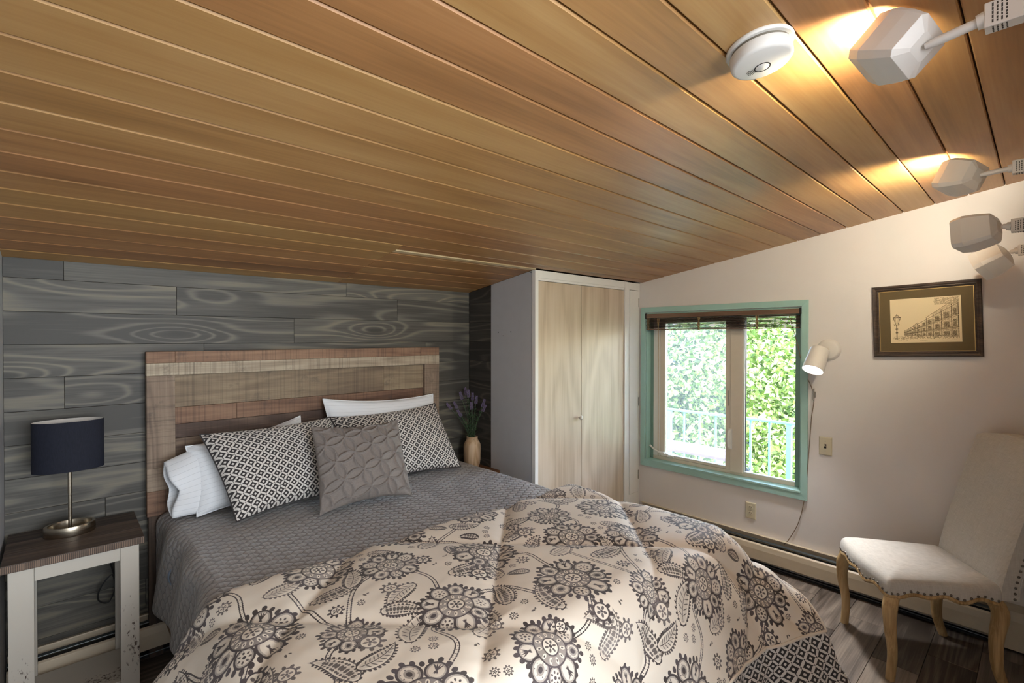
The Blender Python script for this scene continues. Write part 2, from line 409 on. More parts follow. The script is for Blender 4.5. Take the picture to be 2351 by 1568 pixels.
# back wall
WB=struct(MB().prism([(-.3,-.05),(2.6,-.05),(2.6,2.1),(-.3,2.1)],1,YB+.014,YB+.12).build('wall_back',M['dark']))
PW=.1432
joints={0:[.012,1.32],1:[.432,1.677],2:[1.003],3:[.55,1.9],4:[.012,1.5],5:[.75,2.0],6:[.35,1.3],7:[.9],8:[.15,1.6],9:[.6],10:[1.1],11:[.3],12:[.9],13:[.2]}
def planks_back():
    for r in range(0,14):
        z1=1.80-PW*(r-1); z0=z1-PW
        if z0<0: z0=0
        if z1-z0<.02: continue
        zt=min(z1,cz(YB)+.01)
        xs=[XL]+joints.get(r,[])+[2.289]
        for a,b in zip(xs[:-1],xs[1:]):
            yo=.0012*rng.rand()
            MB().box(a+.0006,b-.0006,YB-yo,YB+.014,z0+.0005,zt-.0005).build('wall_plank',M['greyplank'],WB,bevel=.0010,seg=1)
planks_back()
WRt=struct(MB().box(2.304,2.42,2.70,YB+.02,-.02,1.95).build('wall_return',M['dark']))
for r in range(0,14):
    z1=1.80-PW*(r-1); z0=max(0,z1-PW); zt=min(z1,cz(2.7)+.012)
    if zt-z0<.02: continue
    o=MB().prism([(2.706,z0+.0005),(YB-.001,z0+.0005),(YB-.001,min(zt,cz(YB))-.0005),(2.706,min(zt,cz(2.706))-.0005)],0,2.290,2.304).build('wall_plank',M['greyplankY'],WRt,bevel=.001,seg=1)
# left / right / near / hall walls
struct(MB().prism([(-2.9,-.05),(YB+.1,-.05),(YB+.1,cz(YB)+.02),(-2.9,cz(-2.9)+.03)],0,XL-.12,XL).build('wall_left',M['paint_grey']))
WY0,WY1,WZ0,WZ1=1.056,2.203,.545,1.745
mb=MB()
T=.13
mb.box(XR,XR+T,YN-.1,YB+.1,-.05,WZ0); 
mb.prism([(YN-.1,WZ1),(YB+.1,WZ1),(YB+.1,cz(YB)+.05),(YN-.1,cz(YN)+.05)],0,XR,XR+T)
mb.box(XR,XR+T,WY1,YB+.1,WZ0,WZ1); mb.box(XR,XR+T,YN-.1,WY0,WZ0,WZ1)
struct(mb.build('wall_right',M['wall']))
struct(MB().prism([(1.2,-.05),(XR+.1,-.05),(XR+.1,cz(YN)+.03),(1.2,cz(YN)+.03)],1,YN-.1,YN).build('wall_near',M['wall']))
struct(MB().box(XL-.1,XR+.2,-2.9,-2.8,-.05,2.9).build('wall_hall',M['wall']))
struct(MB().box(XR,XR+.12,-2.9,YN-.1,-.05,2.9).build('wall_hall_side',M['wall']))

# ------------------------------------------------------------------ window
WN=empty('window_1',(XR,1.63,.5),kind='structure')
def wbox(name,x0,x1,y0,y1,z0,z1,mat,par=WN,bev=.0015): return MB().box(x0,x1,y0,y1,z0,z1).build(name,mat,par,bevel=bev)
# casing: mitred boards, flat against the wall
def casing():
    o=(1.018,2.240,.502,1.789); i=(1.056,2.203,.545,1.748); x0,x1=XR-.016,XR-.0005
    def q(a): 
        MB().prism(a,0,x0,x1).build('casing_board',M['teal'],WN,bevel=.0012)
    q([(o[0],o[3]),(o[1],o[3]),(i[1],i[3]),(i[0],i[3])]); q([(o[0],o[2]),(o[1],o[2]),(i[1],i[2]),(i[0],i[2])])
    q([(o[0],o[2]),(i[0],i[2]),(i[0],i[3]),(o[0],o[3])]); q([(o[1],o[2]),(i[1],i[2]),(i[1],i[3]),(o[1],o[3])])
casing()
wbox('sill',XR-.02,XR+.10,WY0,WY1,WZ0-.001,WZ0+.012,M['teal']); wbox('jamb',XR,XR+.12,WY1-.010,WY1,WZ0+.012,WZ1,M['teal'])
wbox('jamb',XR,XR+.12,WY0,WY0+.010,WZ0+.012,WZ1,M['teal']); wbox('head_jamb',XR,XR+.12,WY0,WY1,WZ1-.012,WZ1,M['teal'])
X0=XR+.062;X1=XR+.11
wbox('frame_stile',X0,X1,WY0+.010,1.113,WZ0+.012,WZ1-.012,M['teal_dark']); wbox('frame_stile',X0,X1,2.168,WY1-.01,WZ0+.012,WZ1-.012,M['teal_dark'])
wbox('frame_rail',X0,X1,1.113,2.168,WZ0+.012,.583,M['cream_frame']); wbox('frame_rail',X0,X1,1.113,2.168,1.69,WZ1-.012,M['cream_frame'])
wbox('mullion',X0-.012,X1,1.448,1.535,.575,1.69,M['cream_frame'],bev=.003)
# left casement sash
SA=empty('sash',(0,0,0)); SA.parent=WN; SA.location=(0,0,0)
sx0,sx1=X0-.004,X0+.034
wbox('sash_stile',sx0,sx1,1.535,1.574,.583,1.69,M['cream_frame'],SA,.003)
wbox('sash_stile',sx0,sx1,2.062,2.104,.583,1.69,M['cream_frame'],SA,.003)
wbox('sash_rail',sx0+.001,sx1,1.574,2.062,.585,.606,M['cream_frame'],SA,.003); wbox('sash_rail',sx0+.001,sx1,1.574,2.062,1.662,1.69,M['cream_frame'],SA,.003)
wbox('screen_track',X0-.003,X1,2.104,2.168,.583,1.69,M['white_plastic'],WN,.006)
wbox('screen_track',X0-.008,X0+.01,2.118,2.124,.583,1.69,M['cream_metal'],WN,.001)
MB().box(X0+.016,X0+.02,1.574,2.062,.6,1.665).build('glass_pane',M['glass_hazy'],SA)
# right fixed pane
MB().box(X0+.02,X0+.024,1.113,1.448,.583,1.69).build('glass_pane',M['glass'],WN)
wbox('glazing_bead',X0-.001,X0+.014,1.441,1.4475,.583,1.69,M['white_plastic'],WN,.001); wbox('glazing_bead',X0-.001,X0+.014,1.113,1.441,.583,.590,M['white_plastic'],WN,.001)
wbox('glazing_bead',X0+.014,X0+.02,1.434,1.441,.59,1.69,M['strip_metal'],WN,.0005)
# latch on the mullion and casement crank
L_=MB(); L_.box(X0-.020,X0-.012,1.519,1.545,.74,.885); L_.tube([(X0-.022,1.533,.875),(X0-.040,1.534,.86),(X0-.043,1.536,.80),(X0-.036,1.537,.755)],[(.008,.006),(.009,.006),(.010,.006),(.007,.005)],10)
L_.build('latch_handle',M['white_plastic'],WN,smooth=True)
wbox('keeper',X0-.006,X0-.003,1.550,1.556,1.05,1.16,M['steel'],WN,.0005)
C_=MB(); C_.lathe([(.0,0),(.028,0),(.026,.016),(.012,.022),(0,.023)],(X0-.012,2.06,.598),20,.6,1.3); C_.tube([(X0-.022,2.055,.617),(X0-.03,2.10,.622),(X0-.035,2.14,.640),(X0-.04,2.175,.668)],[.011,.008,.006,.008],10); C_.tube([(X0-.015,2.03,.60),(X0-.015,1.98,.600)],[(.011,.011),(.008,.012)],10)
C_.build('crank_handle',M['white_plastic'],WN,smooth=True)
# small hinges etc

# blind
BL=empty('bamboo_blind',(XR+.01,1.63,1.62),'rolled-up dark bamboo blind with brown head rail at top of the teal window','blind')
mb=MB(); mb.box(XR-.012,XR+.028,WY0+.006,WY1-.002,1.702,1.735); mb.build('head_rail',M['headrail'],BL,bevel=.002)
for yy in (WY0+.004,WY1-.012):
    MB().box(XR-.013,XR+.03,yy,yy+.01,1.698,1.739).build('rail_bracket',M['dark'],BL,bevel=.001)
for i in range(9):
    z=1.694-i*.0088; xo=.004*math.sin(i*2.1)
    mb=MB(); mb.box(XR-.006+xo,XR+.024+xo,WY0+.012,WY1-.008,z-.0062,z); mb.build('slat',M['bamboo'],BL,bevel=.0015,seg=1)
mb=MB(); mb.box(XR-.006,XR+.024,WY0+.012,WY1-.008,1.607,1.6145); mb.build('bottom_rail',M['headrail'],BL,bevel=.002)
for y,tw in((2.17,.3),(2.082,.5),(1.745,1.2),(1.33,1.2)):
    mb=MB()
    for s in(-1,1):
        pts=[(XR-.014+.004*math.cos(t*tw*5+s*1.57),y+s*.006*math.cos(t*5*tw),1.700-t*.096) for t in np.linspace(0,1,14)]
        mb.tube(pts,[.0028 if tw<1 else .0045]*14,6)
    mb.build('ladder_cord',M['rope'],BL,smooth=True)
# pull cord, cleat
CL=empty('cord_cleat',(XR,.985,1.18),'small metal cleat holding the blind cord right of the window','cleat')
mb=MB(); mb.box(XR-.010,XR-.0005,.976,.990,1.168,1.205); mb.build('cleat_base',M['steel'],CL,bevel=.001)
mb=MB(); mb.tube([(XR-.010,.983,1.225),(XR-.020,.983,1.215),(XR-.016,.983,1.19),(XR-.016,.983,1.18),(XR-.020,.983,1.155),(XR-.010,.983,1.146)],[.003,.005,.005,.005,.005,.003],8); mb.build('cleat_horns',M['steel'],CL,smooth=True)
def catmull(P,n=10):
    P=[Vector(p) for p in P]; P=[P[0]*2-P[1]]+P+[P[-1]*2-P[-2]]; o=[]
    for i in range(1,len(P)-2):
        for t in np.linspace(0,1,n,endpoint=False):
            a,b,c,d=P[i-1],P[i],P[i+1],P[i+2]
            o.append(.5*((2*b)+(-a+c)*t+(2*a-5*b+4*c-d)*t*t+(-a+3*b-3*c+d)*t**3))
    o.append(P[-2]); return o
def px_on_x(px,py,x):
    v=camray(px,py); return Vector((0,0,EYE))+v*(x/v.x)
def camray(px,py):
    m=SC.camera.matrix_world.to_3x3(); return m@Vector(((px-1175.5)/1125.2,-(py-784)/1125.2,-1))
cord=[px_on_x(1812,725,XR-.014)]+[px_on_x(a,b,XR-.010) for a,b in((1828,780),(1846,850),(1868,905),(1863,960),(1860,1000),(1853,1090),(1846,1150),(1833,1200),(1812,1237),(1800,1250))]
tag(MB().tube(catmull(cord,8),.0022,6).build('blind_cord',M['cordbrown'],smooth=True,org=tuple(cord[-1])),'thin tan blind cord hanging from cleat down to the baseboard heater','cord')

# ------------------------------------------------------------------ wardrobe + narrow cabinet
YW=2.248
WD=empty('wardrobe',(2.8,YW+.2,0),'tall built-in wardrobe with two washed wood doors and white surround','wardrobe')
mb=MB(); mb.prism([(YW+.012,0),(2.702,0),(2.702,cz(2.702)-.001),(YW+.012,cz(YW)-.003)],0,2.284,2.302); mb.build('side_panel',M['paint_grey'],WD,bevel=.001)
def hole(y,z,r=.0035): return MB().tube([(2.2838,y,z),(2.2850,y,z)],r,10)
for (px,py,r) in((1144,763,.0045),(1173,762,.0045),(1155,771,.003),(1219,625,.004),(1223,625,.003)):
    v=camray(px,py); p=Vector((0,0,EYE))+v*(2.284/v.x); MB().tube([(2.2834,p.y,p.z),(2.2842,p.y,p.z)],r,10).build('screw_hole',M['dark'],WD)
mb=MB(); mb.box(2.278,2.308,YW,YW+.03,0,cz(YW+.02)-.002); mb.build('frame_stile',M['white'],WD,bevel=.002)
mb=MB(); mb.box(3.288,3.318,YW,YW+.03,0,cz(YW+.02)-.002); mb.build('frame_stile',M['white'],WD,bevel=.002)
mb=MB(); mb.box(2.308,3.288,YW+.002,YW+.03,1.938,cz(YW+.02)-.002); mb.build('header_board',M['white'],WD,bevel=.002)
mb=MB(); mb.box(2.308,3.288,YW+.006,YW+.03,1.922,1.938); mb.build('header_trim',M['white'],WD,bevel=.002)
mb=MB(); mb.box(2.308,3.288,YW+.004,YW+.03,0,.09); mb.build('kick_board',M['white'],WD,bevel=.002)
mb=MB(); mb.box(2.302,3.29,YW+.035,2.70,.0,1.95); mb.build('cabinet_body',M['dark'],WD)
d1=MB().box(2.311,2.762,YW+.010,YW+.030,.093,1.919).build('door',M['laminate'],WD,bevel=.0012)
d2=MB().box(2.7655,3.285,YW+.010,YW+.030,.093,1.919).build('door',M['laminate'],WD,bevel=.0012)
k_=MB().lathe([(0,.030),(.010,.030),(.015,.026),(.0165,.020),(.013,.014),(.006,.010),(.006,0),(0,0)],(2.735,YW+.010,.972),24,M=Matrix.Rotation(R(90),3,'X'))
k_.build('knob',plain('porcelain_knob',(220,214,206),.15,0,.01),d1,smooth=True)
NC=empty('narrow_cabinet',(3.42,YW+.1,0),'narrow white corner cabinet between the wardrobe and the window wall','cabinet')
def panel_with_hole():
    mb=MB(); y0,y1=YW+.012,YW+.035
    mb.box(3.318,3.366,y0,y1,.12,cz(YW+.02)-.002); mb.box(3.366,XR-.001,y0,y1,1.93,cz(YW+.02)-.002)
    mb.box(3.494,XR-.001,y0,y1,.12,1.93); mb.box(3.366,3.494,y0,y1,.12,.275)
    return mb
panel_with_hole().build('face_frame',M['white'],NC)
mb=MB(); mb.box(3.318,3.332,YW+.004,YW+.012,.12,cz(YW+.02)-.002); mb.build('edge_bead',M['white'],NC,bevel=.002)
MB().box(3.32,XR-.001,YW+.036,2.7,.12,1.94).build('cabinet_body',M['dark'],NC)
dd=MB().box(3.369,3.491,YW+.008,YW+.030,.279,1.926).build('door',M['white'],NC,bevel=.001)
for z in (1.83,1.02,.42): MB().tube([(3.4925,YW+.006,z-.035),(3.4925,YW+.006,z+.035)],.004,8).build('hinge',M['steel'],dd,smooth=True)

# ------------------------------------------------------------------ baseboard heaters
def heater(name,label,axis,a0,a1,wall,sgn,endcap=None):
    """axis 1: runs along Y on the X=wall plane; axis 0: runs along X on the Y=wall plane. sgn: direction into room"""
    base=(wall+sgn*.04,(a0+a1)/2,0) if axis==1 else ((a0+a1)/2,wall+sgn*.04,0)
    H=empty(name,base,label,'heater')
    def pr(poly,nm,mat,b0=a0,b1=a1,bev=.001):
        pts=[(wall+sgn*(d+.0005),z) for d,z in poly]
        mb=MB()
        if axis==1: mb.prism(pts,1,b0,b1)
        else:
            n=len(pts); v=[(t,p[0],p[1]) for t in(b0,b1) for p in pts]
            mb.add(v,[tuple(range(n)),tuple(range(2*n-1,n-1,-1))]+[(i,n+i,n+(i+1)%n,(i+1)%n) for i in range(n)])
        return mb.build(nm,mat,H,bevel=bev,seg=1)
    pr([(0,.015),(.004,.015),(.004,.200),(.0,.200)],'back_plate',M['cream_metal'])
    pr([(.0,.200),(.030,.207),(.034,.201),(.004,.193)],'top_lip',M['cream_metal'])
    pr([(.010,.05),(.058,.05),(.058,.15),(.010,.15)],'fin_core',M['dark'])
    pr([(.040,.182),(.056,.176),(.054,.171),(.038,.176)],'damper',M['strip_metal'])
    pr([(.060,.160),(.070,.152),(.074,.120),(.074,.052),(.070,.052),(.070,.118),(.066,.150),(.058,.156)],'front_cover',M['cream_metal'])
    pr([(.046,.020),(.066,.030),(.067,.026),(.048,.015)],'bottom_strip',M['strip_metal'])
    pr([(.004,.001),(.045,.001),(.045,.012),(.004,.012)],'shadow_strip',M['dark'])  # dark strip stands in for the shade under the heater
    if endcap:
        pr([(.0,.012),(.080,.012),(.080,.155),(.070,.200),(.034,.212),(.0,.212)],'end_cover',M['cream_metal'],*endcap)
    return H
heater('baseboard_heater','long cream baseboard heater under the window wall',1,.13,YW-.02+.0,XR,-1,(YN+.03,.13))
heater('baseboard_heater','cream baseboard heater behind the nightstand on the grey plank wall',0,XL+.005,2.02,YB-.002,-1)

# ------------------------------------------------------------------ bed frame / headboard
HF=2.895
BD=empty('bed_frame',(1.15,1.9,0),'reclaimed-wood panel headboard and bed frame against the grey plank wall','bed')
def hb(nm,x0,x1,z0,z1,y0,mat,y1=HF+.045): return MB().box(x0,x1,y0,y1,z0,z1).build(nm,mat,BD,bevel=.0015,seg=1)
hb('top_plank',.300,.415,1.421,1.476,HF,M['hb_red']); hb('top_plank',.4155,1.82,1.421,1.476,HF,M['hb_red']); hb('top_plank',1.8205,1.967,1.421,1.476,HF,M['hb_red'])
hb('pale_plank',.300,1.967,1.360,1.4205,HF-.002,M['hb_light'])
hb('stile',.300,.414,.914,1.3595,HF,M['hb_v']); hb('stile',.300,.414,.803,.9135,HF+.001,M['hb_v']); hb('stile',.300,.414,.683,.8025,HF,M['hb_red'])
hb('stile',1.85,1.967,.683,1.3595,HF,M['hb_v'])
hb('bottom_plank',.4145,1.8495,.683,.80,HF,M['hb_mid'])
for (z0,z1,js) in((1.198,1.3595,[1.55]),(1.115,1.1975,[.69]),(1.045,1.1145,[1.3]),(.95,1.0445,[.9]),(.80,.9495,[1.2])):
    xs=[.4145]+js+[1.8495]
    for a,b in zip(xs[:-1],xs[1:]):
        MB().box(a+.0005,b-.0005,HF+.022,HF+.04,z0+.0005,z1-.0005).build('panel_plank',M['hb_red'] if (z0>1.11 and z0<1.12) else M['hb_mid'],BD,bevel=.001,seg=1)
hb('leg',.306,.362,0,.683,HF+.008,M['hb_dark']); hb('leg',1.905,1.961,0,.683,HF+.008,M['hb_dark'])
for x in(.372,1.955): MB().box(x,x+.028,.96,HF,.14,.36).build('side_rail',M['rail_wood'],BD,bevel=.002)
MB().box(.372,1.983,.93,.958,.14,.36).build('foot_rail',M['rail_wood'],BD,bevel=.002)
for x in(.385,1.93): MB().box(x,x+.05,.96,1.01,0,.14).build('foot',M['hb_dark'],BD,bevel=.002)
# mattress with sheet
MT=empty('mattress',(1.18,1.9,.30),'blue-grey sheeted mattress just visible beside the headboard leg','mattress')
mb=MB(); mb.box(.392,1.94,.975,2.875,.30,.685); mb.build('mattress_body',M['sheet'],MT,bevel=.05,seg=5)
mb=MB()
P=[]; 
nu,nv=14,12
for i in range(nu):
    for j in range(nv):
        s=i/(nu-1); t=j/(nv-1)
        P.append((.385-.045*math.sin(t*3.0)*(1-s*.5)-.012*math.sin(s*9+t*2),2.50+.37*s,.62-.30*t*(.55+.45*s)-.02*math.sin(s*5)))
mobj('hanging_sheet',P,grid_faces(nu,nv),M['sheet'],MT,True).modifiers.new('s','SOLIDIFY').thickness=.004

# ------------------------------------------------------------------ drapes on the bed
BX0,BX1,BY0=.40,1.985,.955
def drape(S,Tt,top,rad,flL,flR,flF,flC,yend):
    """S,Tt flat cloth coords (world x,y when on the bed). Returns xyz"""
    aL=np.maximum(0,BX0-S); aR=np.maximum(0,S-BX1); b=np.maximum(0,BY0-Tt)
    a=np.maximum(aL,aR); sx=np.where(aL>0,-1.,1.)
    d=np.hypot(a,b); ph=np.arctan2(b,a+1e-9)
    side=np.where(aL>0,flL,flR); k=np.abs(np.sin(2*ph))**1.3
    base=side*np.cos(ph)**2+flF*np.sin(ph)**2
    fl=base*(1-k)+flC*k
    r=rad; L=r*(np.pi/2-fl)                     # arc until the slope reaches (90deg - flare)
    th=np.minimum(d/r,np.pi/2-fl)
    out=r*np.sin(th)+np.maximum(0,d-L)*np.sin(fl)
    dz=r*(1-np.cos(th))+np.maximum(0,d-L)*np.cos(fl)
    X=np.where(aL>0,BX0,np.where(aR>0,BX1,S))+sx*out*np.cos(ph)*(a>0)
    Y=np.where(b>0,BY0,Tt)-out*np.sin(ph)*(b>0)
    return np.stack([X,Y,top-dz],-1)
def normals(P):
    du=np.gradient(P,axis=0); dv=np.gradient(P,axis=1); n=np.cross(du,dv); return n/(np.linalg.norm(n,axis=-1,keepdims=True)+1e-12)
def quilt():
    s=np.linspace(BX0-.42,BX1+.36,170); t=np.linspace(1.3,2.872,150); S,Tt=np.meshgrid(s,t,indexing='ij')
    P=drape(S,Tt,.703,.06,R(4),R(3),R(5),R(30),0)
    n=normals(P); off=.006*snoise(S,Tt,3,8,.9)
    side=np.clip((BX0-S)/.1,0,1)
    off=off+side*.014*np.sin(Tt*17+S*6)+side*.010*np.sin(Tt*7.+1)
    seam=np.exp(-((S-1.18)/.008)**2)*.003+np.exp(-((S-.80)/.006)**2)*.002+np.exp(-((S-1.56)/.006)**2)*.002
    P=P+n*(off-seam)[...,None]
    P[...,2]=np.where(S<BX0-.1,P[...,2]-(.10*(2.87-Tt)*0),P[...,2])
    uv=np.stack([S,Tt],-1).reshape(-1,2)
    o=mobj('quilt',P.reshape(-1,3),grid_faces(*S.shape),M['quilt'],None,True,uv,(1.18,2.1,.30))
    m=o.modifiers.new('s','SOLIDIFY'); m.thickness=.008; m.offset=-1
    return tag(o,'grey-brown quilted satin coverlet with leaf-like stitching under the pillows','bedspread')
quilt()

# ---- the floral print, painted into a generated image
class Canvas:
    def __init__(s,n,size): s.n=n; s.k=n/size; s.size=size; s.a=np.zeros((n,n),np.float32)   # ink 0..1
    def ell(s,cx,cy,a,b,rot=0,val=1.0,soft=1.0):
        k=s.k; cx,cy,a,b=cx*k,cy*k,max(a*k,.6),max(b*k,.6); m=int(max(a,b)+3)
        x0,y0=int(cx),int(cy); xs=np.arange(x0-m,x0+m+1); ys=np.arange(y0-m,y0+m+1)
        X,Y=np.meshgrid(xs-cx,ys-cy); c,sn=math.cos(rot),math.sin(rot)
        u=(X*c+Y*sn)/a; v=(-X*sn+Y*c)/b; r=np.sqrt(u*u+v*v)
        al=np.clip((1-r)*min(a,b)/soft+.5,0,1)
        ix=np.ix_(ys%s.n,xs%s.n); s.a[ix]=s.a[ix]*(1-al)+val*al
INK,MID,LT,BG=1.0,.62,.35,0.0
def spine(cx,cy,L,rot,bend,n=40):
    pts=[]; x,y=cx,cy; a=rot
    for i in range(n+1):
        pts.append((x,y,a)); x+=math.cos(a)*L/n; y+=math.sin(a)*L/n; a+=bend/n
    return pts
def leafy(C,cx,cy,L,W,rot,bend=.5,tone=INK,scal=2,inner='ov'):
    pts=spine(cx,cy,L,rot,bend); n=len(pts)-1
    wd=lambda t: W*(math.sin(math.pi*t**.75)**.8)*(1-.15*t)
    for i in range(1,n):                       # scallops
        if i%3==1:
            t=i/n; x,y,a=pts[i]; w_=wd(t)
            for sd in ((1,-1) if scal==2 else (1,)):
                C.ell(x-math.sin(a)*sd*(w_+.0022),y+math.cos(a)*sd*(w_+.0022),.0042,.0030,a+sd*1.0,tone)
    for i in range(n+1): x,y,a=pts[i]; w_=wd(i/n); C.ell(x,y,.005,max(w_,.001),a,tone)
    for i in range(2,n-1): x,y,a=pts[i]; w_=wd(i/n)-.0028; (w_>0) and C.ell(x,y,.005,w_,a,BG)
    for i in range(3,n-2): x,y,a=pts[i]; w_=wd(i/n)*.8-.004; (w_>0) and C.ell(x,y,.004,w_,a,.12)
    if inner=='ov':
        m=max(3,int(L/.012))
        for j in range(m):
            t=.14+.72*j/m; x,y,a=pts[int(t*n)]; w_=wd(t)
            C.ell(x,y,.0040,w_*.32,a,tone*.8)
            if w_>.009:
                for sd in(1,-1): C.ell(x-math.sin(a)*sd*w_*.58,y+math.cos(a)*sd*w_*.58,.0032,w_*.14,a+sd*.7,tone*.85)
    else:
        for i in range(3,n-3): x,y,a=pts[i]; C.ell(x,y,.002,.0011,a,tone)
        for j in range(2,9):
            t=j/10; x,y,a=pts[int(t*n)]; w_=wd(t)
            for sd in(1,-1): C.ell(x-math.sin(a)*sd*w_*.4,y+math.cos(a)*sd*w_*.4,w_*.34,.0014,a+sd*1.0,tone*.8)
def flower(C,cx,cy,Rr,rot,n=8,tone=INK,kind=0):
    for i in range(n*4):
        a=rot+2*math.pi*i/(n*4); rr=Rr*(.97+.07*math.cos(n*(a-rot)))
        C.ell(cx+math.cos(a)*rr,cy+math.sin(a)*rr,Rr*.085,Rr*.06,a,tone)
    for i in range(n):
        a=rot+2*math.pi*(i)/n; x,y=cx+math.cos(a)*Rr*.70,cy+math.sin(a)*Rr*.70
        sz=1.0+.15*math.sin(i*2.7)
        C.ell(x,y,Rr*.30*sz,Rr*.27*sz,a,tone); C.ell(x,y,Rr*.25*sz,Rr*.215*sz,a,.38); C.ell(x,y,Rr*.21*sz,Rr*.175*sz,a,.06)
        if i%3==0:
            for q in(-.5,-.17,.17,.5): C.ell(x+math.cos(a+q)*Rr*.05,y+math.sin(a+q)*Rr*.05,Rr*.15,Rr*.018,a+q,tone)
        elif i%3==1:
            C.ell(x,y,Rr*.14,Rr*.11,a,.45); C.ell(x,y,Rr*.08,Rr*.06,a,tone)
            for q in range(6): C.ell(x+math.cos(q)*Rr*.19*.9,y+math.sin(q)*Rr*.17*.9,Rr*.014,Rr*.014,0,tone)
        else:
            for q in range(7):
                b=2*math.pi*q/7; C.ell(x+math.cos(b)*Rr*.12,y+math.sin(b)*Rr*.12,Rr*.035,Rr*.025,b,tone*.9)
            C.ell(x,y,Rr*.04,Rr*.04,0,tone)
    C.ell(cx,cy,Rr*.50,Rr*.50,0,tone); C.ell(cx,cy,Rr*.46,Rr*.46,0,MID if kind==0 else .5)
    m=14 if kind==0 else 11
    for i in range(m):
        a=rot+2*math.pi*i/m
        C.ell(cx+math.cos(a)*Rr*.36,cy+math.sin(a)*Rr*.36,Rr*.085,Rr*.045,a,BG); C.ell(cx+math.cos(a)*Rr*.36,cy+math.sin(a)*Rr*.36,Rr*.035,Rr*.018,a,tone)
    C.ell(cx,cy,Rr*.25,Rr*.25,0,tone); C.ell(cx,cy,Rr*.215,Rr*.215,0,BG)
    for i in range(6):
        a=rot+i*math.pi/3; C.ell(cx+math.cos(a)*Rr*.12,cy+math.sin(a)*Rr*.12,Rr*.055,Rr*.03,a,tone*.85)
    C.ell(cx,cy,Rr*.045,Rr*.045,0,tone)
def vine(C,P,tone=INK):
    P=[Vector((p[0],p[1],0)) for p in P]; pts=catmull(P,60)
    acc=0; prev=pts[0]; k=0
    for i in range(1,len(pts)):
        acc+=(pts[i]-prev).length; prev=pts[i]
        if acc>.0058:
            acc=0; k+=1; tn=(pts[i]-pts[i-1]); a=math.atan2(tn.y,tn.x); x,y=pts[i].x,pts[i].y
            for sd in(1,-1): C.ell(x-math.sin(a)*sd*.0048,y+math.cos(a)*sd*.0048,.0038,.0020,a,tone)
            if k%2: C.ell(x,y,.0012,.0009,a,tone)
def bud(C,x,y,s,rot,tone=INK):
    for i in range(9):
        a=rot+2*math.pi*i/9; C.ell(x+math.cos(a)*s,y+math.sin(a)*s,s*.26,s*.18,a,tone)
    C.ell(x,y,s*.86,s*.86,0,tone); C.ell(x,y,s*.7,s*.7,0,BG)
    for i in range(5):
        a=rot+2*math.pi*i/5; C.ell(x+math.cos(a)*s*.36,y+math.sin(a)*s*.36,s*.2,s*.13,a,tone*.85)
    C.ell(x,y,s*.14,s*.14,0,tone)
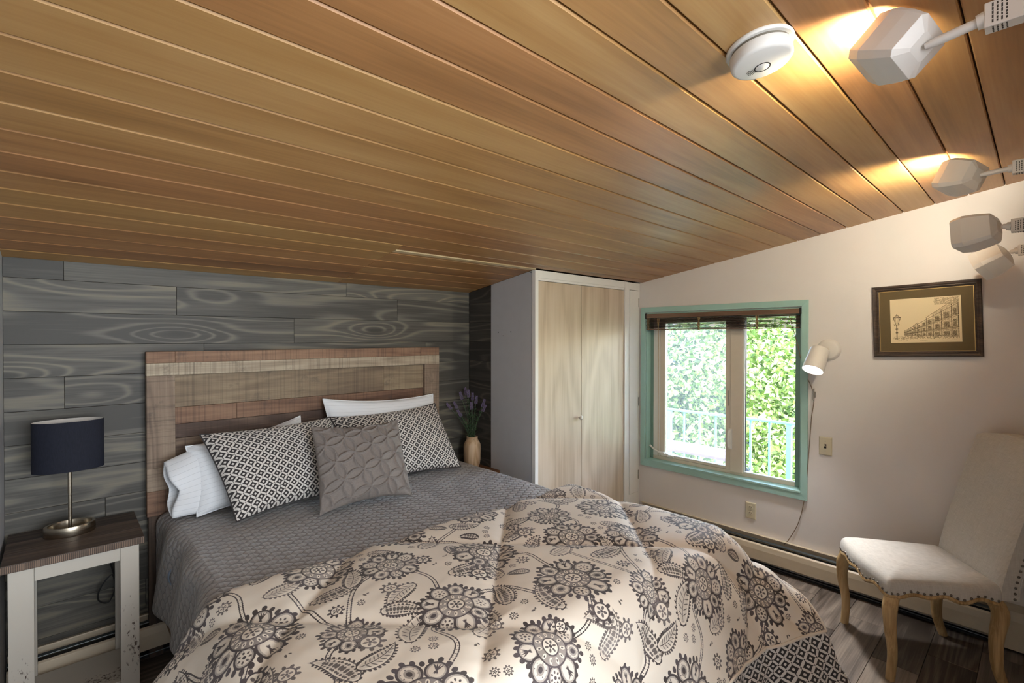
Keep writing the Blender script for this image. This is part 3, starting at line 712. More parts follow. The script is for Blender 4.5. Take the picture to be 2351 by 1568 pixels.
def print_image():
    S=.84; C=Canvas(2048,S); r=random.Random(11)
    F=[(.13,.12,.088),(.44,.22,.078),(.72,.10,.070),(.25,.43,.080),(.60,.46,.090),(.10,.70,.074),(.40,.72,.086),(.73,.75,.082),(.83,.38,.062)]
    V=[[(.13,.12),(.22,.26),(.18,.36),(.25,.43)],[(.25,.43),(.38,.50),(.48,.42),(.60,.46)],[(.44,.22),(.56,.27),(.60,.36),(.60,.46)],[(.72,.10),(.80,.2),(.78,.3),(.83,.38)],
       [(.10,.70),(.2,.60),(.22,.5),(.25,.43)],[(.40,.72),(.52,.66),(.56,.56),(.60,.46)],[(.73,.75),(.66,.66),(.70,.56),(.83,.38)],[(.40,.72),(.34,.84),(.20,.90),(.13,.96)],[(.73,.75),(.80,.86),(.72,.94)],[(.10,.70),(.0,.60),(-.02,.45),(-.01,.38)],[(.44,.22),(.36,.10),(.24,.03),(.13,.12)]]
    for p in V: vine(C,p)
    LV=[(.27,.30,.11,.022,.5,1.2),(.33,.12,.09,.018,-.6,.9),(.52,.33,.12,.020,2.3,-1.2),(.52,.10,.10,.021,-.3,.8),(.62,.20,.10,.019,.9,.7),(.84,.20,.11,.020,1.9,1.0),
        (.12,.30,.13,.024,1.7,-1.3),(.38,.40,.10,.02,1.2,.8),(.42,.56,.11,.023,2.4,-1.0),(.16,.56,.11,.02,3.5,1.2),(.26,.60,.12,.024,-.1,1.2),(.50,.80,.11,.021,.9,-1.2),
        (.60,.62,.10,.020,.3,.9),(.72,.58,.12,.023,-.2,1.3),(.56,.70,.09,.018,1.4,-.9),(.20,.80,.10,.02,.6,1.0),(.04,.82,.10,.019,-.9,1.0),(.30,.80,.09,.018,-1.6,.8),(.82,.60,.10,.02,1.2,.8),(.06,.46,.10,.019,.2,-1.0),(.66,.28,.08,.017,2.6,.8),(.0,.24,.09,.018,.2,1.0)]
    for i,(x,y,L,W_,a,b) in enumerate(LV): leafy(C,x,y,L*1.25,W_*1.4,a,b,INK if i%4 else .8,2,'ov' if i%3 else 'vein')
    for i,(x,y,q) in enumerate(F): flower(C,x,y,q*1.20,r.random()*6,8+(i%2),INK,i%2)
    for i,(x,y) in enumerate([(.33,.33),(.56,.06),(.03,.30+.03),(.49,.34-.06),(.70,.27),(.35,.58),(.50,.60+.02),(.20,.71),(.58,.83),(.79,.50),(.09,.56),(.62,.33-.02),(.29,.22)]): bud(C,x,y,.018+.006*(i%3),i,INK if i%2 else .8)
    k=C.n/S; r=random.Random(5); placed=0
    for t_ in range(2600):
        x,y=r.random()*S,r.random()*S; big=placed<26 and t_<1400; rad=.036 if big else .017
        m=int(rad*k); xi=(np.arange(int(x*k)-m,int(x*k)+m,4))%C.n; yi=(np.arange(int(y*k)-m,int(y*k)+m,4))%C.n
        if C.a[np.ix_(yi,xi)].max()>.02: continue
        placed+=1; a0=r.random()*6.28
        if big: leafy(C,x-math.cos(a0)*.032,y-math.sin(a0)*.032,.066,.014,a0,r.uniform(-1,1),r.choice([1,.8]),2,r.choice(['ov','vein']))
        elif r.random()<.3: bud(C,x,y,.010,a0,.85)
        elif r.random()<.25: C.ell(x,y,.006,.003,a0,.8); C.ell(x+.008,y+.006,.004,.0025,a0+1,.8)
    a=C.a
    # hand-painted tonal wash + stipple
    n=C.n; X,Y=np.meshgrid(np.arange(n),np.arange(n)); wsh=.5+.5*np.sin(X*2*np.pi*3/n+2*np.sin(Y*2*np.pi*2/n))*np.sin(Y*2*np.pi*4/n+1.5*np.sin(X*2*np.pi*3/n))
    fine=rng.rand(n//4,n//4).repeat(4,0).repeat(4,1)
    ink=np.array([66,60,58])/255.; ink2=np.array([112,104,110])/255.; bgc=np.array([228,219,204])/255.
    tone=np.clip(wsh*.75+fine*.25-.35,0,1)[...,None]
    inkc=ink*(1-tone)+ink2*tone
    c=bgc*(1-a[...,None])+inkc*a[...,None]
    im=bpy.data.images.new('floral_print',n,n); buf=np.ones((n,n,4),np.float32); buf[...,:3]=c
    im.pixels.foreach_set(buf.ravel()); im.pack(); return im,S
def img_mat(name,im,scale,rough=.8,rot=0,bump=0,sheen=0.):
    k=N(name); t=k.n('ShaderNodeTexImage'); t.image=im; t.extension='REPEAT'
    k.l(k.mapv(k.coord('UV'),(scale,scale,1),rot=(0,0,rot)),t.inputs[0]); c=t.outputs[0]
    k.set(c,rough,0,.25,sheen=sheen)
    if bump: k.bump(k.noise(k.mapv(k.coord('UV'),(700,700,700)),1,2),bump,.0005)
    return k.m
fim,FS=print_image()
M['floral']=img_mat('cream_floral_cotton',fim,1/(FS*1.12),.6,R(25),.1,.1)
OVL,OVR,OVF=.56,.33,.50
def puff(S,Tt):
    def seam(v,c): 
        q=(v-c)/.78; f=np.abs(q-np.round(q))*.78; return f
    d=np.minimum(seam(S-Tt,-.17),seam(S+Tt,2.69))/1.414
    return .026*(1-np.exp(-(d/.05)))-.026
def comforter():
    s=np.linspace(BX0-OVL,BX1+OVR,250); t=np.linspace(BY0-OVF,1.775,220); S,Tt=np.meshgrid(s,t,indexing='ij')
    P=drape(S,Tt+0*S,.765,.13,R(38),R(24),R(20),R(50),0)
    # the upper edge curls down to the quilt
    e=1.775-Tt; P[...,2]-=.055*np.exp(-(e/.028)**1.3)
    n=normals(P)
    wr=.0020*snoise(S,Tt,8,9,1.3)+.0014*snoise(S,Tt,21,8,5.)
    dd=np.hypot(np.maximum(0,np.maximum(BX0-S,S-BX1)),np.maximum(0,BY0-Tt))
    ang=np.arctan2(BY0-Tt,S-BX1)
    folds=np.clip(dd/.45-.1,0,1)*(.007*np.sin(S*13+Tt*3)+.005*np.sin(S*29-Tt*17))
    seamwr=.003*np.sin((S+Tt)*90)*np.exp(-(np.abs(puff(S,Tt)+.04)/.012))
    P=P+n*(puff(S,Tt)+wr+folds+seamwr)[...,None]
    uv=np.stack([S,Tt],-1).reshape(-1,2)
    o=mobj('comforter',P.reshape(-1,3),grid_faces(*S.shape),M['floral'],None,True,uv,(1.18,1.2,.3))
    m=o.modifiers.new('s','SOLIDIFY'); m.thickness=.012; m.offset=-1
    tag(o,'puffy cream comforter printed with dark floral vines, over the foot of the bed','comforter')
    # piped hem
    foot=[P[i,0] for i in range(0,250)]; right=[P[249,j] for j in range(0,220,2)]
    path=[tuple(p+np.array([0,0,-.004])) for p in foot[::3]]+[tuple(p+np.array([0,0,-.004])) for p in right[1:]]
    MB().tube(path,.0065,8).build('hem_piping',M['floral'],o,smooth=True)
    # reverse side: the lining turned out below the hem on the foot and corner
    s2=np.linspace(BX0+.1,BX1+OVR,200); q=np.linspace(0,1,26)
    hem=np.array([[np.interp(v,s,P[:,0,c]) for c in range(3)] for v in s2])
    hemr=np.array([P[249,j] for j in range(2,90)])
    H=np.concatenate([hem,hemr]); HU=np.concatenate([s2,s2[-1]+np.arange(1,len(hemr)+1)*.0072])
    cx=np.array([BX1-.25,BY0+.25,0])
    outd=H-cx; outd[:,2]=0
    wgt=np.clip((H[:,0]-1.5)/.5,0,1)[:,None]
    dirn=np.where(H[:,0:1]<BX1,np.array([[.1,-1,0]]),outd/np.linalg.norm(outd,axis=1,keepdims=True))
    Q=[]
    for v in q:
        drop=.20*v+.0; out=(.015+.085*v)*wgt*(.6+.4*np.sin(HU*9)[:,None])+.012*np.sin(v*7+HU*22)[:,None]*v-.012*(1-v)
        p=H+dirn*out; p[:,2]=H[:,2]-.008-drop*(1+.10*np.sin(HU*6))+0
        Q.append(p)
    Q=np.array(Q); Q[...,2]=np.maximum(Q[...,2],.03)
    UV=np.stack(np.meshgrid(HU,q*.24,indexing='xy'),-1)
    mobj('reverse_lining',Q.reshape(-1,3),grid_faces(*Q.shape[:2]),M['ikat_big'],o,True,UV.reshape(-1,2)).modifiers.new('s','SOLIDIFY').thickness=.006
    o.children[-1]['label']='black and white diamond lining turned out below the hem'
comforter()

# ------------------------------------------------------------------ pillows
def pillow(name,corners,T,mat,label,cat,n=70,conc=.05,hfun=None,seed=0,uvs=(1,1),parent=None,power=.42,wr=.004,group=None,flange=0):
    bl,br,tl,tr=[np.array(c,float) for c in corners]
    u=np.linspace(-1,1,n); U,V=np.meshgrid(u,u,indexing='ij')
    Uc=U*(1-conc*(1-V**2)); Vc=V*(1-conc*(1-U**2))
    a=(Uc+1)/2; b=(Vc+1)/2
    base=(bl*((1-a)*(1-b))[...,None]+br*(a*(1-b))[...,None]+tl*((1-a)*b)[...,None]+tr*(a*b)[...,None])
    N_=np.cross(br-bl,tl-bl); N_/=np.linalg.norm(N_)
    if N_[1]>0: N_=-N_
    W_=np.linalg.norm(br-bl); H_=np.linalg.norm(tl-bl)
    prof=np.clip((1-U**2)*(1-V**2),0,1)**power
    h=T*prof+wr*snoise(U,V,seed,8,.6)*prof
    # corner creases
    h=h-.010*T/.1*np.exp(-((np.abs(U)-np.abs(V))/.08)**2)*np.clip(np.hypot(U,V)-.75,0,1)*1.5
    if hfun is not None: h=h+hfun(U*W_/2,V*H_/2)*np.clip(prof*3,0,1)
    sag=-.018*(1-U**2)*(np.abs(V)**3)*np.sign(V)
    up=(tl-bl)/H_
    F_=base+N_*h[...,None]+up*(sag)[...,None]; B_=base-N_*(T*.55*prof)[...,None]+up*(sag)[...,None]
    f=grid_faces(n,n); P=np.concatenate([F_.reshape(-1,3),B_.reshape(-1,3)]); fb=(f+n*n)[:,::-1]
    uv=np.stack([U*W_/2*uvs[0],V*H_/2*uvs[1]],-1).reshape(-1,2); uv=np.concatenate([uv,uv])
    c=P.mean(0); org=(float(c[0]),float(c[1]),float(min(bl[2],br[2])))
    o=mobj(name,P,np.concatenate([f,fb]),mat,parent,True,uv,None if parent else org)
    edge=[tuple(base[i,0]+up*sag[i,0]) for i in range(n)]+[tuple(base[n-1,j]) for j in range(1,n)]+[tuple(base[i,n-1]+up*sag[i,n-1]) for i in range(n-2,-1,-1)]+[tuple(base[0,j]) for j in range(n-2,-1,-1)]
    if flange: MB().tube(edge,flange,6,cap=False).build('piping',mat,o,smooth=True)
    if label: tag(o,label,cat,group)
    return o
pillow('pillow',[(1.16,2.76,.72),(1.89,2.76,.72),(1.125,2.85,1.185),(1.885,2.85,1.155)],.06,M['striped'],'white pinstripe pillow standing against the headboard, behind the right diamond pillow','pillow',seed=2,flange=.004)
lw=pillow('pillow',[(.46,2.65,.715),(1.0,2.66,.715),(.44,2.80,1.02),(1.0,2.86,1.10)],.085,M['striped'],'white pinstripe pillow at the left, its open case end hanging out','pillow',seed=4,flange=.003)
def case_end():
    n=40;m=16;P=[];UV=[]
    for j in range(m):
        t=j/(m-1); cx=.50-.135*t; half=.155-.032*t; zc=.862-.024*t; thin=.062*(1-t)**.7+.040*t
        for i in range(n):
            a=2*math.pi*i/n; w=math.sin(a); q=math.cos(a)
            z=zc+w*half; y=2.735+(z-.838)*.36-q*thin+.010*math.sin(w*5+t*3)*t
            x=cx-.018*t*(w>0)*abs(w)+.028*t*max(0,q)*(1-abs(w))+.006*math.sin(6*w+2)*t
            if z<.724: z=.724
            P.append((x,y,z)); UV.append((t*.14,w*.13))
    f=[]
    for j in range(m-1):
        for i in range(n): f.append((j*n+i,j*n+(i+1)%n,(j+1)*n+(i+1)%n,(j+1)*n+i))
    o=mobj('pillowcase_opening',P,f,M['striped'],lw,True,[(a,b) for a,b in UV]); o.modifiers.new('s','SOLIDIFY').thickness=.003
case_end()
pillow('pillow_sham',[(1.24,2.55,.72),(1.865,2.50,.725),(1.14,2.79,1.085),(1.86,2.79,1.10)],.085,M['ikat'],'black and white diamond pillow at the right, nearest the lavender vase','pillow',seed=6,flange=.003,conc=.04)
pillow('pillow_sham',[(.57,2.42,.728),(1.18,2.50,.722),(.484,2.715,1.085),(1.12,2.735,1.095)],.10,M['ikat'],'black and white diamond pillow at the left, leaning on a white pillow','pillow',seed=9,flange=.003,conc=.045)
def rings(x,y):
    s=.104; r=s/math.sqrt(2)*1.0
    xx=(x+y)/math.sqrt(2); yy=(x-y)/math.sqrt(2); xx=x*.94+y*.34; yy=-x*.34+y*.94
    best=np.full(x.shape,9.)
    cx=np.round(xx/s)*s; cy=np.round(yy/s)*s
    for i in(-1,0,1):
        for j in(-1,0,1):
            d=np.abs(np.hypot(xx-cx-i*s,yy-cy-j*s)-r); best=np.minimum(best,d)
    rr=np.random.RandomState(3).rand(*x.shape)
    return .0105*np.exp(-(best/.0056)**2)*(.7+.6*rr)
pillow('accent_pillow',[(.875,2.255,.725),(1.345,2.225,.725),(.922,2.49,1.100),(1.392,2.46,1.085)],.085,M['grey_tuft'],'square taupe cushion with raised overlapping rings, in front of the diamond pillows','cushion',n=230,hfun=rings,conc=.05,seed=12,power=.5)

# ------------------------------------------------------------------ nightstand, lamp
NS=empty('nightstand',(.045,2.75,0),'white distressed nightstand with a dark plank top left of the bed','nightstand')
ZT=.715
for i,(a,b) in enumerate(((2.545,2.675),(2.676,2.806),(2.807,2.94))):
    o=MB().box(-.1655,.2545,a,b,ZT-.030,ZT).build('top_plank',M['walnut_top'],NS,bevel=.0025)
# saw-toothed front edge
ed=MB()
for i in range(74):
    x=-.1645+i*.00566; ed.box(x,x+.0028,2.5435,2.5455,ZT-.0275,ZT-.003)
ed.build('sawn_edge',wood('sawn_edge_wood',[(110,90,76),(146,124,106),(170,150,130)],2,1,.7),NS); NS.children[-1]['kind']='stuff'
def nb(nm,*a): return MB().box(*a).build(nm,M['distress'],NS,bevel=.002)
for x0,x1 in((-.148,-.078),(.176,.238)):
    nb('leg',x0,x1,2.565,2.590,0,ZT-.0305); nb('leg',x0,x1 if x0<0 else x1,2.845,2.868,0,ZT-.0305)
    xa=x0 if x0<0 else x1-.02
for x0,x1 in((-.148,-.128),(.218,.238)): nb('side_rail',x0,x1,2.591,2.844,.60,ZT-.0305)
nb('apron',-.0775,.1755,2.566,2.588,.628,ZT-.0305); nb('apron',-.0775,.1755,2.846,2.866,.63,ZT-.0305)
nb('shelf',-.140,.232,2.5905,2.8445,.105,.13); nb('shelf_rail',-.0775,.1755,2.566,2.588,.06,.131)
LX,LY=.026,2.80
LP=empty('table_lamp',(LX,LY,ZT),'oval navy drum-shade table lamp with brushed nickel stem','lamp')
o=MB().lathe([(0,.0),(.082,0),(.084,.003),(.084,.036),(.082,.040),(.072,.040),(.070,.036),(.068,.010),(0,.008)],(LX,LY,ZT),64,1.0,.80).build('base',M['nickel'],LP,smooth=True)
MB().tube([(LX,LY,ZT+.008),(LX,LY,ZT+.16),(LX,LY,ZT+.1605),(LX,LY,ZT+.168),(LX,LY,ZT+.1685),(LX,LY,ZT+.29)],[.0068,.0068,.0052,.0052,.0072,.0072],20).build('stem',M['nickel'],LP,smooth=True)
mb=MB(); mb.lathe([(.1145,0),(.1155,0),(.1155,.207),(.1145,.207)],(LX-.002,LY,.987),72,1.0,.62); mb.build('lamp_shade',M['navy'],LP,smooth=True)
del_=None
mb=MB(); n=72
pp=[(r*math.cos(2*math.pi*j/n)+LX-.002,r*.62*math.sin(2*math.pi*j/n)+LY,z) for (r,z) in((.1142,.9875),(.1142,1.1935)) for j in range(n)]
mb.add(pp,[(j,(j+1)%n,n+(j+1)%n,n+j) for j in range(n)]); mb.build('shade_lining',M['shade_in'],LP,smooth=True)
mb=MB(); mb.tube([(LX-.112,LY,1.15),(LX+.108,LY,1.15)],.0018,6); mb.tube([(LX-.002,LY-.07,1.15),(LX-.002,LY+.07,1.15)],.0018,6); mb.tube([(LX,LY,.995),(LX,LY,1.155)],.011,14); mb.build('socket_and_spider',M['white_plastic'],LP,smooth=True)
# the shade is an open ring: remove its caps
for nm in('lamp_shade',):
    me=[c for c in LP.children if c.name.startswith(nm)][0].data
    import bmesh
    bm=bmesh.new(); bm.from_mesh(me); bmesh.ops.delete(bm,geom=[f for f in bm.faces if len(f.verts)>8],context='FACES'); 
    bm.to_mesh(me); bm.free()
cp=[(LX+.03,2.87,ZT-.02),(.11,2.885,.62),(.165,2.888,.50),(.178,2.885,.40),(.155,2.880,.34),(.12,2.880,.36),(.125,2.880,.41),(.165,2.882,.46),(.178,2.884,.42),(.185,2.885,.34)]
MB().tube(catmull(cp,8),.0032,8).build('cord',M['black'],LP,smooth=True)

# ------------------------------------------------------------------ small table + vase + lavender right of the bed
TZ=.605
ST=empty('side_table',(2.16,2.78,0),'small brown wooden table in the corner right of the bed','table')
for a,b in((2.60,2.72),(2.721,2.84),(2.841,2.955)): MB().box(2.05,2.283,a,b,TZ-.022,TZ).build('top_board',M['shelf_wood'],ST,bevel=.0015)
for x in(2.06,2.245):
    for y in(2.615,2.84): MB().box(x,x+.03,y,y+.03,0,TZ-.0225).build('leg',M['shelf_wood'],ST,bevel=.002)
MB().box(2.06,2.275,2.606,2.622,TZ-.08,TZ-.0225).build('apron',M['shelf_wood'],ST,bevel=.001)
VX,VY=2.185,2.795
VS=empty('vase',(VX,VY,TZ),'pale pine wood vase on the small corner table','vase')
pr=[(0,0),(.040,0),(.046,.006),(.056,.03),(.061,.06),(.062,.15),(.060,.170),(.050,.192),(.042,.200),(.040,.218),(.042,.224),(.038,.226),(.035,.222),(.035,.195),(.03,.18),(0,.178)]
MB().lathe(pr,(VX,VY,TZ),48).build('vase_body',M['vase_wood'],VS,smooth=True)
def lavender(i,tipx,tipy,hh):
    rr=random.Random(i); b=Vector((VX+rr.uniform(-.012,.012),VY+rr.uniform(-.012,.012),TZ+.182))
    v=camray(tipx,tipy); dep=2.19*math.sin(R(42.66))+2.8*math.cos(R(42.66))+hh
    tip=Vector((0,0,EYE))+v*dep
    tip.x=min(tip.x,2.272)
    mid=b.lerp(tip,.5)+Vector((0,0,.03)); pts=catmull([b,b.lerp(mid,.5)+Vector((0,0,.012)),mid,tip.lerp(mid,.35),tip],5)
    S=empty('lavender_stem',tuple(b),LAVL[i],'flower','lavender stems in the wooden vase')
    MB().tube(pts,[.0014]*len(pts),5).build('stem',M['stem'],S)
    mb=MB(); ax=(pts[-1]-pts[-6]).normalized(); L=.055
    for q in range(34):
        t=q/34; a=q*2.4; c=tip-ax*(L*(1-t)-.008); o=ax.orthogonal().normalized(); o=Matrix.Rotation(a,3,ax)@o
        rad=.0075*(1-.55*t); p=c+o*rad; d=(o*.8+ax).normalized()
        mb.tube([p-d*.002,p+d*.0035,p+d*.009],[.0018,.0030,.0006],5)
    mb.build('flower_spike',M['lav'],S,smooth=True)
    mb=MB()
    for q in range(46):
        t=rr.uniform(.03,.72)**1.2; p=pts[int(t*(len(pts)-1))]; a=rr.uniform(0,6.28); L=rr.uniform(.035,.062)*(1-.45*t)
        o=Matrix.Rotation(a,3,'Z')@Vector((1,0,.9)); o.normalize(); side=o.cross(Vector((0,0,1))).normalized()*.0030
        m_=p+o*L*.5; e=p+o*L+Vector((0,0,-.006))
        mb.add([p-side*.4,p+side*.4,m_+side,e,m_-side],[(0,1,2,4),(4,2,3)])
    mb.build('leaves',M['leafg'] if i%2 else M['stem'],S); S.children[-1]['kind']='stuff'
TIPS=[(1027,928,.0),(1043,925,.03),(1057,903,.02),(1075,898,-.02),(1085,905,.05),(1094,912,.02),(1068,893,.08),(1112,920,.0),(1114,932,-.03),(1052,944,-.05),(1082,926,-.04)]
LAVL=['lavender sprig leaning furthest left over the bed','lavender sprig second from the left, tilted left','upright lavender sprig left of the middle with tall bud','lavender sprig with tallest pale bud in the middle','lavender sprig in the middle behind, bud bent right','lavender sprig right of the middle with drooping bud','tall lavender sprig at the back against the planks','lavender sprig leaning right with higher bud','lavender sprig leaning furthest right with lower bud','short lavender sprig at the left front of the vase','short lavender sprig at the centre front of the vase']
for i,(a,b,c) in enumerate(TIPS): lavender(i,a,b,c)

# ------------------------------------------------------------------ chair
CO=(3.064,.416,0); CR=R(35.5)
CH=empty('dining_chair',CO,'linen parsons chair with nailhead trim and pale cabriole legs','chair')
CRM=Matrix.Rotation(CR,3,'Z')
def cw(p): return tuple(CRM@Vector(p)+Vector(CO))
def cmb(mb,name,mat,**k):
    mb.v=[cw(p) for p in mb.v]; return mb.build(name,mat,CH,**k)
def seat_outline(n=220):
    fw,rw,yf,yr=.245,.215,.235,-.225; c=.045; pts=[]
    cor=[((fw,yf),),((-fw,yf),),((-rw,yr),),((rw,yr),)]
    C4=[(fw,yf),(-fw,yf),(-rw,yr),(rw,yr)]; out=[]
    for i in range(4):
        p=Vector(C4[i]); a=Vector(C4[i-1]); b=Vector(C4[(i+1)%4]); rr=.022
        pa=p+(a-p).normalized()*rr; pb=p+(b-p).normalized()*rr
        for t in np.linspace(0,1,7).tolist(): out.append(pa*((1-t)**2)+p*(2*t*(1-t))+pb*(t*t))
        nx=p+(b-p).normalized()*rr; q=b+(p-b).normalized()*rr
        m=46
        for t in np.linspace(0,1,m+2)[1:-1].tolist():
            v=nx.lerp(q,t)
            if i==0: v=v+Vector((0,.022*math.sin(math.pi*t)))   # bowed front
            out.append(v)
    return out
SO=seat_outline()
def scallop(i):
    n=len(SO); seg=n//4; k=i//seg; t=(i%seg-7)/(seg-7)
    if t<0: return 0
    return .016*(.5-.5*math.cos(t*2*math.pi*3))-.012*math.sin(math.pi*t)*math.cos(t*2*math.pi*1.5)*.6
def chair_seat():
    n=len(SO); zl=.388; rings_=[]
    P=[]; 
    for (sc,z,lowmix) in((1.0,0,1),(1.003,.455-.028,0),(.992,.455-.010,0),(.97,.457,0),(.93,.466,0),(.80,.480,0),(.55,.492,0),(.28,.497,0)):
        for i,p in enumerate(SO):
            zz=zl+scallop(i) if lowmix else z; P.append(cw((p.x*sc,p.y*sc,zz)))
    P.append(cw((0,0,.498))); f=[]
    for r in range(7):
        for i in range(n): f.append((r*n+i,r*n+(i+1)%n,(r+1)*n+(i+1)%n,(r+1)*n+i))
    for i in range(n): f.append((7*n+i,7*n+(i+1)%n,8*n))
    mobj('seat',P,f,M['linen'],CH,True)
    # wooden show-edge following the scallop
    pts=[cw((p.x*.985,p.y*.985,zl+scallop(i)-.004)) for i,p in enumerate(SO)]; pts.append(pts[0])
    MB().tube(pts,[(.010,.010)]*len(pts),8,cap=False).build('apron_rail',M['oak_leg'],CH,smooth=True)
    # corner pleats
    for (x,y,s) in((-.243,.222,1),(.243,.222,-1)):
        mb=MB(); mb.tube([(x*1.0,y+.004,.438),(x*1.012,y+.006,.415),(x*1.004,y+.004,.396)],[.002,.004,.002],8); cmb(mb,'corner_pleat',M['linen'],smooth=True)
    nail=None
    def put(p):
        nonlocal nail
        if nail is None:
            nail=MB().lathe([(0,.0048),(.0030,.0042),(.0052,.0022),(.0060,0),(.0055,-.002),(0,-.003)],CO,10).build('nail',M['pewter'],CH,smooth=True); o=nail
        else:
            o=nail.copy(); COL.objects.link(o); o.parent=CH
        return o
    L=0; last=0
    def place(p,nrm):
        o=put(None); w=Vector(cw(p)); o.location=w-Vector(CO); o.rotation_euler=(CRM@Vector(nrm)).to_track_quat('Z','Y').to_euler()
    acc=.0
    for i in range(len(SO)):
        a=SO[i]; b=SO[(i+1)%len(SO)]; dl=((b-a).length**2+(scallop((i+1)%len(SO))-scallop(i))**2)**.5; acc+=dl
        if i>=len(SO)*2//4+6 and i<len(SO)*3//4: continue        # not along the rear
        if acc>.0215:
            acc=0; nr=Vector((b-a).yx); nr=Vector((nr.x,-nr.y)); 
            if nr.dot(a)<0: nr=-nr
            nr.normalize(); place((a.x*1.002+nr.x*.001,a.y*1.002+nr.y*.001,zl+scallop(i)+.011),(nr.x,nr.y,0))
    for sd in(-1,1):
        for j in range(25):
            t=j/24; z=.41+.60*t; y=backy(z)-.060
            place((sd*(bw(z)+.0015),y,z),(sd,0,0))
def backy(z): return -.205-.165*((z-.45)/.6)**1.15 if z>.45 else -.205
def bw(z): return .212+.006*math.sin((z-.4)*4)
def chair_back():
    nz,nx=44,30; F=[];B=[]
    for i in range(nz):
        t=i/(nz-1)
        for j in range(nx):
            u=-1+2*j/(nx-1); ztop=1.085-.030*(u*u)**1.2; z=.40+(ztop-.40)*t
            e=max(0,1-abs(u)**6)*max(0,1-max(0,(t-.0))**14)
            y=backy(z); F.append((u*bw(z),y+.022*e**.6-.012,z)); B.append((u*bw(z),y-.078,z))
    n=nz*nx; f=grid_faces(nz,nx); fl=[tuple(q) for q in f.tolist()]+[tuple(x+n for x in q[::-1]) for q in f.tolist()]
    def strip(ids):
        for a,b in zip(ids[:-1],ids[1:]): fl.append((a,b,b+n,a+n))
    strip([i*nx for i in range(nz)]); strip([(nz-1)*nx+j for j in range(nx)]); strip([i*nx+nx-1 for i in range(nz-1,-1,-1)]); strip([j for j in range(nx-1,-1,-1)])
    P=[cw(p) for p in F+B]; o=mobj('backrest',P,fl,M['linen'],CH,True)
    autosmooth(o,50)
    for sd in(-1,1):
        pts=[cw((sd*(bw(z)+.0005),backy(z)-.0765,z)) for z in np.linspace(.41,1.05,30)]
        MB().tube(pts,.003,6).build('welt',M['linen'],CH,smooth=True)
chair_seat(); chair_back()
def cleg(pts,rads):
    P=catmull([Vector(p) for p in pts],8); n=len(P); rr=[]
    for i in range(n):
        t=i/(n-1)*(len(rads)-1); k=min(int(t),len(rads)-2); q=t-k; rr.append(rads[k]*(1-q)+rads[k+1]*q)
    mb=MB(); mb.tube(P,rr,14,sq=(1,0,0)); return mb
for sd in(-1,1):
    m_=cleg([(sd*.218,.205,.385),(sd*.232,.222,.33),(sd*.237,.222,.24),(sd*.228,.208,.12),(sd*.225,.215,.0)],[.030,.030,.024,.0195,.0185]); cmb(m_,'leg',M['oak_leg'],smooth=True)
    m_=cleg([(sd*.190,-.205,.39),(sd*.199,-.222,.33),(sd*.203,-.205,.22),(sd*.207,-.208,.10),(sd*.212,-.240,.0)],[.030,.032,.026,.022,.019]); cmb(m_,'leg',M['oak_leg'],smooth=True)

# ------------------------------------------------------------------ wall things on the right wall
# picture
PC=Vector((XR-.012,.446,1.645))
PM=Matrix.Rotation(R(-1.75),3,'X')
PF=empty('framed_picture',tuple(PC+Vector((.012,0,-.2))),'small dark-framed sepia street print hanging slightly crooked on the white wall','picture')
def pw(p): # local: x out of wall(-), y = right in view is -Y
    v=PM@Vector((0,-p[0],p[1])); return (PC.x-p[2],PC.y+v.y,PC.z+v.z)
def pbox(nm,a,b,c,d,z0,z1,mat,bev=.001):
    v=[pw((x,y,z)) for x in(a,b) for y in(c,d) for z in(z0,z1)]
    mb=MB(); mb.add(v,[(0,1,3,2),(4,6,7,5),(0,4,5,1),(2,3,7,6),(0,2,6,4),(1,5,7,3)]); return mb.build(nm,mat,PF,bevel=bev)
FWd,FHt=.232,.202; fb=.030
def miter(nm,A,B,C_,D):
    # outer edge A-B, inner edge D-C (local 2D), stepped moulding
    def ring(o,z): return [ (A[0]+(D[0]-A[0])*o,A[1]+(D[1]-A[1])*o,z),(B[0]+(C_[0]-B[0])*o,B[1]+(C_[1]-B[1])*o,z) ]
    prof=[(0,-.010),(0,.010),(.12,.014),(.35,.013),(.55,.010),(.70,.011),(.82,.006),(1,.004),(1,-.008)]
    v=[]; 
    for o,z in prof: v+= [pw(q) for q in ring(o,z)]
    m=len(prof); f=[(2*i,2*i+1,(2*i+3)%(2*m),(2*i+2)%(2*m)) for i in range(m)]+[tuple(2*i for i in range(m)),tuple(2*i+1 for i in range(m-1,-1,-1))]
    mb=MB(); mb.add(v,f); mb.build(nm,M['frame_dark'],PF)
a_,b_=FWd,FHt; c_,d_=FWd-fb,FHt-fb
miter('frame_bar',(-a_,b_),(a_,b_),(c_,d_),(-c_,d_)); miter('frame_bar',(a_,b_),(a_,-b_),(c_,-d_),(c_,d_)); miter('frame_bar',(a_,-b_),(-a_,-b_),(-c_,-d_),(c_,-d_)); miter('frame_bar',(-a_,-b_),(-a_,b_),(-c_,d_),(-c_,-d_))
